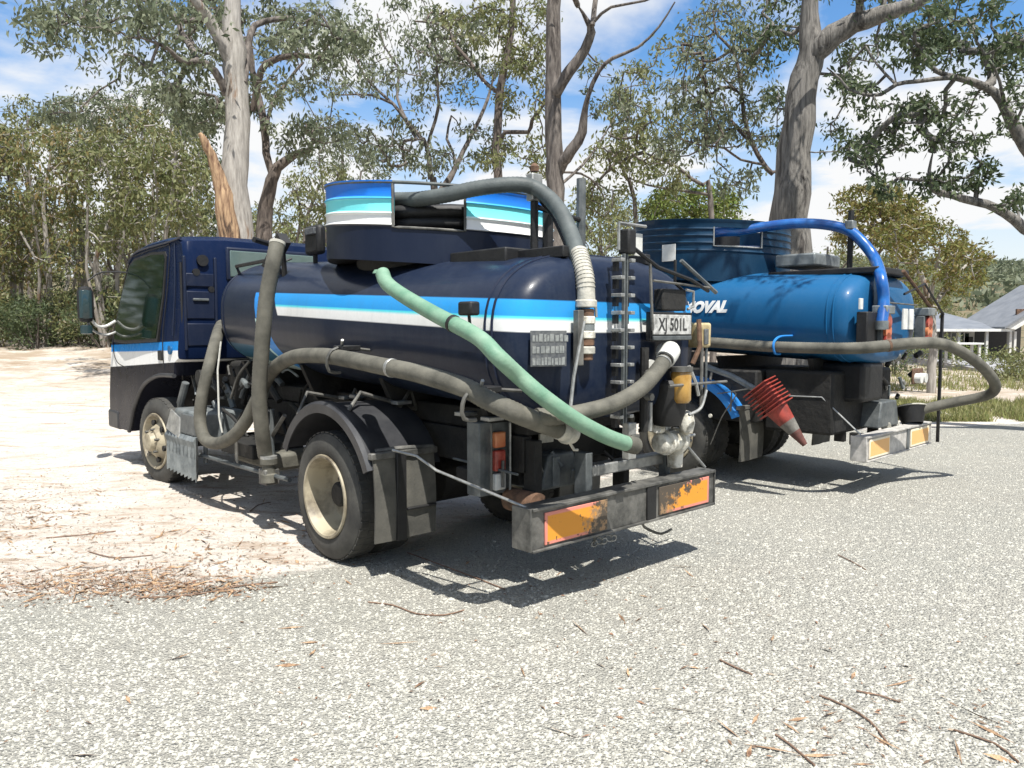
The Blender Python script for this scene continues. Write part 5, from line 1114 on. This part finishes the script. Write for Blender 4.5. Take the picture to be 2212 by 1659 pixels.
# distant trees behind everything (share meshes)
far0 = tree('gum_tree', 'distant grey-green gum tree low behind the gap between the drums', 46, [([(1300,760,12),(1300,600,10),(1295,480,6),(1290,420,4)],0,0),([(1300,560,7),(1340,480,4)],0,1),([(1298,540,7),(1255,470,4)],0,-1)],
 [(1300,470,80,60,0,3,60),(1300,560,90,60,0,3,60),(1300,650,95,60,0,2,40)], 'leaf_olive', 'bark_mid', .26, 60, .95, group='distant gum trees')
k = 0
for (x, Yf, s, rz) in [(-100,50,1.15,1),(40,47,1.2,2),(180,52,1.25,3),(320,47,1.15,4),(450,50,1.2,5),(600,48,1.05,.5),(720,53,.95,1.7),(840,47,.9,2.9),(960,52,.9,3.8),(1080,48,.95,.9),(1190,50,.9,2.2),(1400,50,1.0,4.1),(1520,47,.9,5.2),(1650,52,1.0,.3),(1780,48,1.0,1.3),(1900,52,.9,3.1),(2010,58,.8,5.9),(-260,46,1.2,2.4)]:
    c = copy_tree(far0); X_ = (x-1106)/1659*Yf; c.location = (X_, Yf, float(gz(X_, Yf))-.2); c.rotation_euler = (0, 0, rz); c.scale = (s, s, s*(.85+.1*math.sin(rz*3)))
    c.scale = (s, s, s*.72); c['label'] = 'distant gum tree '+{-100:'furthest left in the backdrop',40:'behind the left edge of the thicket',180:'behind the forked white stem of the thicket',320:'behind the middle of the left thicket',450:'behind the navy cab roof',600:'seen right of the dark leaning tree',720:'behind the left end of the striped drum',840:'above the middle of the striped drum',960:'behind the many-stemmed tree over the drum slot',1080:'behind the upright stem with the zigzag branch',1190:'directly behind the tall straight trunk',1400:'left of the blue drum in the backdrop',1520:'behind the bright green bushy tree',1650:'just left of the massive trunk',1780:'just right of the massive trunk',1900:'behind the yellow-green tree above the far tank',2010:'behind the loose bushy tree by the house',-260:'outside the left edge of the backdrop'}[x]
# the bush closes the clearing on the other sides too: one leafy mass
ring = []; 
for k in range(900):
    u = rng.random()
    if u < .5: x, y = -17-7*rng.random(), -12+36*rng.random()
    elif u < .85: x, y = -24+56*rng.random(), -22-8*rng.random()
    else: x, y = 26+6*rng.random(), -22+26*rng.random()
    ring.append((x, y, .4+9.5*rng.random()**.8))
tag(leaf_cloud('surrounding_woods', ring, 1.5, 90, .34, 'leaf_olive', None, .4, .8, 'stuff'), 'bushland closing the clearing behind and to the left', 'woods')
# low scrub under the left thicket: shrubs
def shrub(x, Y, w_, h, lf, lab, L=.12, n=26):
    P0 = at(x, 740, Y); b = np.array([P0[0], Y, float(gz(P0[0], Y))]); root = empty('shrub', tuple(b)); tag(root, lab, 'shrub', 'low scrub along the treeline')
    T = np.stack([rng.normal(0, w_*.42, n), rng.normal(0, .5, n), h*(.12+.8*rng.random(n))], -1)
    st = MB()
    for q in T[::2]: st.tube([(q[0]*.3, q[1]*.3, -.05), (q[0]*.6, q[1]*.6, q[2]*.5), tuple(q)], [.02, .014, .006], 5, False)
    st.build('stems', 'bark_mid', root); leaf_cloud('foliage', T, .42, 95, L, lf, root, .0, .8)
    return root
labs = ['leftmost low scrub bush at the edge of the sandy track', 'low dark bush between the first two pale stems', 'olive bush at the foot of the forked white stem', 'low bush under the leaning white stem', 'dark bush left of the door mirror', 'bush hanging over the sand behind the door mirror', 'bush hidden partly by the navy cab window', 'low bush right behind the navy cab', 'bush beside the foot of the big pale trunk']
for i, x in enumerate([-40, 20, 80, 135, 190, 240, 300, 370, 440]):
    shrub(x, 25-.5*(i % 3), 1.7, 1.5+.5*(i % 2), ['leaf_dark', 'leaf_olive', 'leaf_dark'][i % 3], labs[i])
for i, (x, Y_, w_, h, lf, lab) in enumerate([(1960,30,1.6,1.6,'leaf_olive','shrub beside the house, left of its veranda'),(1930,26,1.6,2.2,'leaf_dark','dark shrub behind the rear of the blue tank'),(2190,24,1.2,.9,'leaf_olive','low garden bush in front of the carport'),(2090,33,1.4,1.0,'leaf_bright','small green bush behind the white table')]):
    s_ = shrub(x, Y_, w_, h, lf, lab, n=18)
# ------------------------------------------------------------------ grass and weeds on the right
def grass(name, n, poly, h0, h1, lab):
    x = []; y = []
    (x0, x1, y0, y1) = poly; px_ = x0+(x1-x0)*rng.random(n); py_ = y0+(y1-y0)*rng.random(n)
    Yg = CAMH*1659/(py_-714); Xg = (px_-1106)/1659*Yg; cl = np.sin(Xg*3.1+Yg*1.7)+np.sin(Xg*7.3-Yg*2.9)+rng.normal(0, .7, n); k = cl > -.2; Xg, Yg = Xg[k], Yg[k]; n = len(Xg)
    a = rng.random(n)*6.28; h = h0+(h1-h0)*rng.random(n)**1.5; w_ = .008+.008*rng.random(n); b = np.stack([Xg, Yg, gz(Xg, Yg)], -1); d = np.stack([np.cos(a), np.sin(a), 0*a], -1); ln = rng.normal(0, .35, (n, 3)); ln[:, 2] = 1
    V = np.stack([b-d*w_[:, None], b+d*w_[:, None], b+ln*h[:, None]], 1).reshape(-1, 3)
    return tag(fast_mesh(name, V, np.arange(3*n).reshape(-1, 3), 'grass_blade', 3, 'stuff'), lab, 'grass')
grass('grass_strip', 26000, (1900, 2330, 868, 912), .06, .20, 'yellowish grass strip behind the gravel at the right, under the looping hose')
grass('weeds', 9000, (1900, 2330, 790, 845), .08, .28, 'weedy green tufts in front of the house veranda')
grass('dry_grass', 9000, (-150, 480, 762, 800), .06, .16, 'dry grass tufts at the foot of the left scrub')
# ------------------------------------------------------------------ the house
mat('roofing', (.13, .14, .155), (.19, .20, .215), .5, scale=2); mat('render_wall', (.46, .45, .42), (.56, .55, .52), .8, scale=4); mat('concrete', (.20, .20, .21), (.32, .32, .33), .9, scale=3)
HY = 34.; K = HY/1659.
def hx(x): return (x-1106)*K
def hz_(y): return CAMH-(y-714)*K
ho = empty('house', (hx(2140), HY, hz_(800))); tag(ho, 'low grey house with white fascia, veranda posts and a gabled carport, at the right edge', 'house')
hp = lambda x, y, dy=0: (hx(x)-hx(2140), dy, hz_(y)-hz_(800))
def hb(nm, m, x0, x1, y0, y1, d0, d1, parent=ho, bevel=0):
    a = hp(x0, y1); b = hp(x1, y0); return MB().box(a[0], b[0], d0, d1, a[2], b[2]).build(nm, m, parent, bevel)
wl_ = hb('wall', 'render_wall', 1985, 2150, 714, 772, 1.6, 5)
for k in range(3): 
    wi = hb('window', 'dark_glass', 2052+30*k, 2076+30*k, 720, 756, 1.55, 1.62); hb('window_frame', 'white_paint', 2063.5+30*k, 2065.5+30*k, 719, 757, 1.50, 1.56, wi)
    hb('curtain', 'pale_glass', 2054+30*k, 2062+30*k, 721, 755, 1.52, 1.548, wi)
hb('garage_door', 'black', 2118, 2146, 728, 772, 1.55, 1.62)
rf = MB(); a0, a1 = hp(1960, 713), hp(2168, 713); t0, t1 = hp(1990, 690), hp(2150, 688)
rf.add([(a0[0], -.4, a0[2]), (a1[0], -.4, a1[2]), (t1[0], 4.5, t1[2]+.4), (t0[0], 4.5, t0[2]+.4), (a0[0], -.4, a0[2]-.06), (a1[0], -.4, a1[2]-.06), (t1[0], 4.5, t1[2]+.3), (t0[0], 4.5, t0[2]+.3)], [(0,1,2,3),(7,6,5,4),(0,4,5,1),(1,5,6,2),(2,6,7,3),(3,7,4,0)]).build('roof', 'roofing', ho)
hb('fascia', 'white_paint', 1960, 2168, 710.5, 716, -.5, -.42)
for x in (2062, 2122, 2172, 2182): hb('veranda_post', 'render_wall', x-2.5, x+2.5, 716, 790, -.3, -.18)
hb('carport_wall', 'render_wall', 2176, 2186, 692, 790, -.1, .1)
gb = MB(); pts = [(2150,708),(2212,668),(2300,612),(2300,632),(2212,688),(2172,712)]
gb.add([hp(x, y, -.6) for x, y in pts]+[hp(x, y, -.4) for x, y in pts], [tuple(range(5, -1, -1)), tuple(range(6, 12))]+[(i, (i+1) % 6, 6+(i+1) % 6, 6+i) for i in range(6)]).build('gable_barge', 'white_paint', ho)
r2 = MB(); a = hp(2146, 706, -.7); b = hp(2300, 608, -.7); r2.add([a, b, (b[0], 3.2, b[2]), (a[0], 3.2, a[2]), (a[0], a[1], a[2]-.1), (b[0], b[1], b[2]-.1), (b[0], 3.2, b[2]-.1), (a[0], 3.2, a[2]-.1)], [(0,1,2,3),(7,6,5,4),(0,4,5,1),(1,5,6,2),(2,6,7,3),(3,7,4,0)]).build('carport_roof', 'roofing', ho)
hb('carport_dark_back', 'black', 2186, 2300, 690, 790, 3.0, 3.2); hb('gable_infill', 'rust', 2186, 2300, 668, 700, -.2, -.1)  # black back panel: the carport's shaded inside put into its colour
hb('plinth', 'concrete', 1940, 2190, 772, 806, .2, 6)
dk = MB(); dk.add([(hx(1960), 27, .01), (hx(2150), 27, .01), (hx(2150)+.4, 33.9, .35), (hx(1960)+.4, 33.9, .35), (hx(1960), 27, -.2), (hx(2150), 27, -.2), (hx(2150)+.4, 33.9, -.2), (hx(1960)+.4, 33.9, -.2)], [(0,1,2,3),(7,6,5,4),(0,4,5,1),(1,5,6,2),(2,6,7,3),(3,7,4,0)])
dr = dk.build('driveway', 'concrete'); dr['kind'] = 'structure'
YT = 30.; tb = at(2080, 742, YT); te_ = empty('garden_table', (tb[0], YT, .18)); tag(te_, 'long white-topped outdoor table in front of the house windows', 'table')
zt_ = float(tb[2])-.18; MB().box(-.62, .62, -.35, .35, zt_-.04, zt_+.03).build('table_top', 'white_paint', te_, .01)
for sx in (-.5, .5):
    for sy in (-.25, .25): MB().box(sx-.04, sx+.04, sy-.04, sy+.04, 0, zt_-.04).build('leg', 'render_wall', te_)
# far wooded hill canopy
n = 2600; x = rng.uniform(60, 520, n); y = rng.uniform(150, 520, n); z = gz(x, y)
wd_ = leaf_cloud('far_woods', np.stack([x, y, z+2], -1), 5.5, 26, 2.6, 'leaf_grey', None, .2, .7, 'stuff'); tag(wd_, 'wooded hillside far behind the house', 'woods')
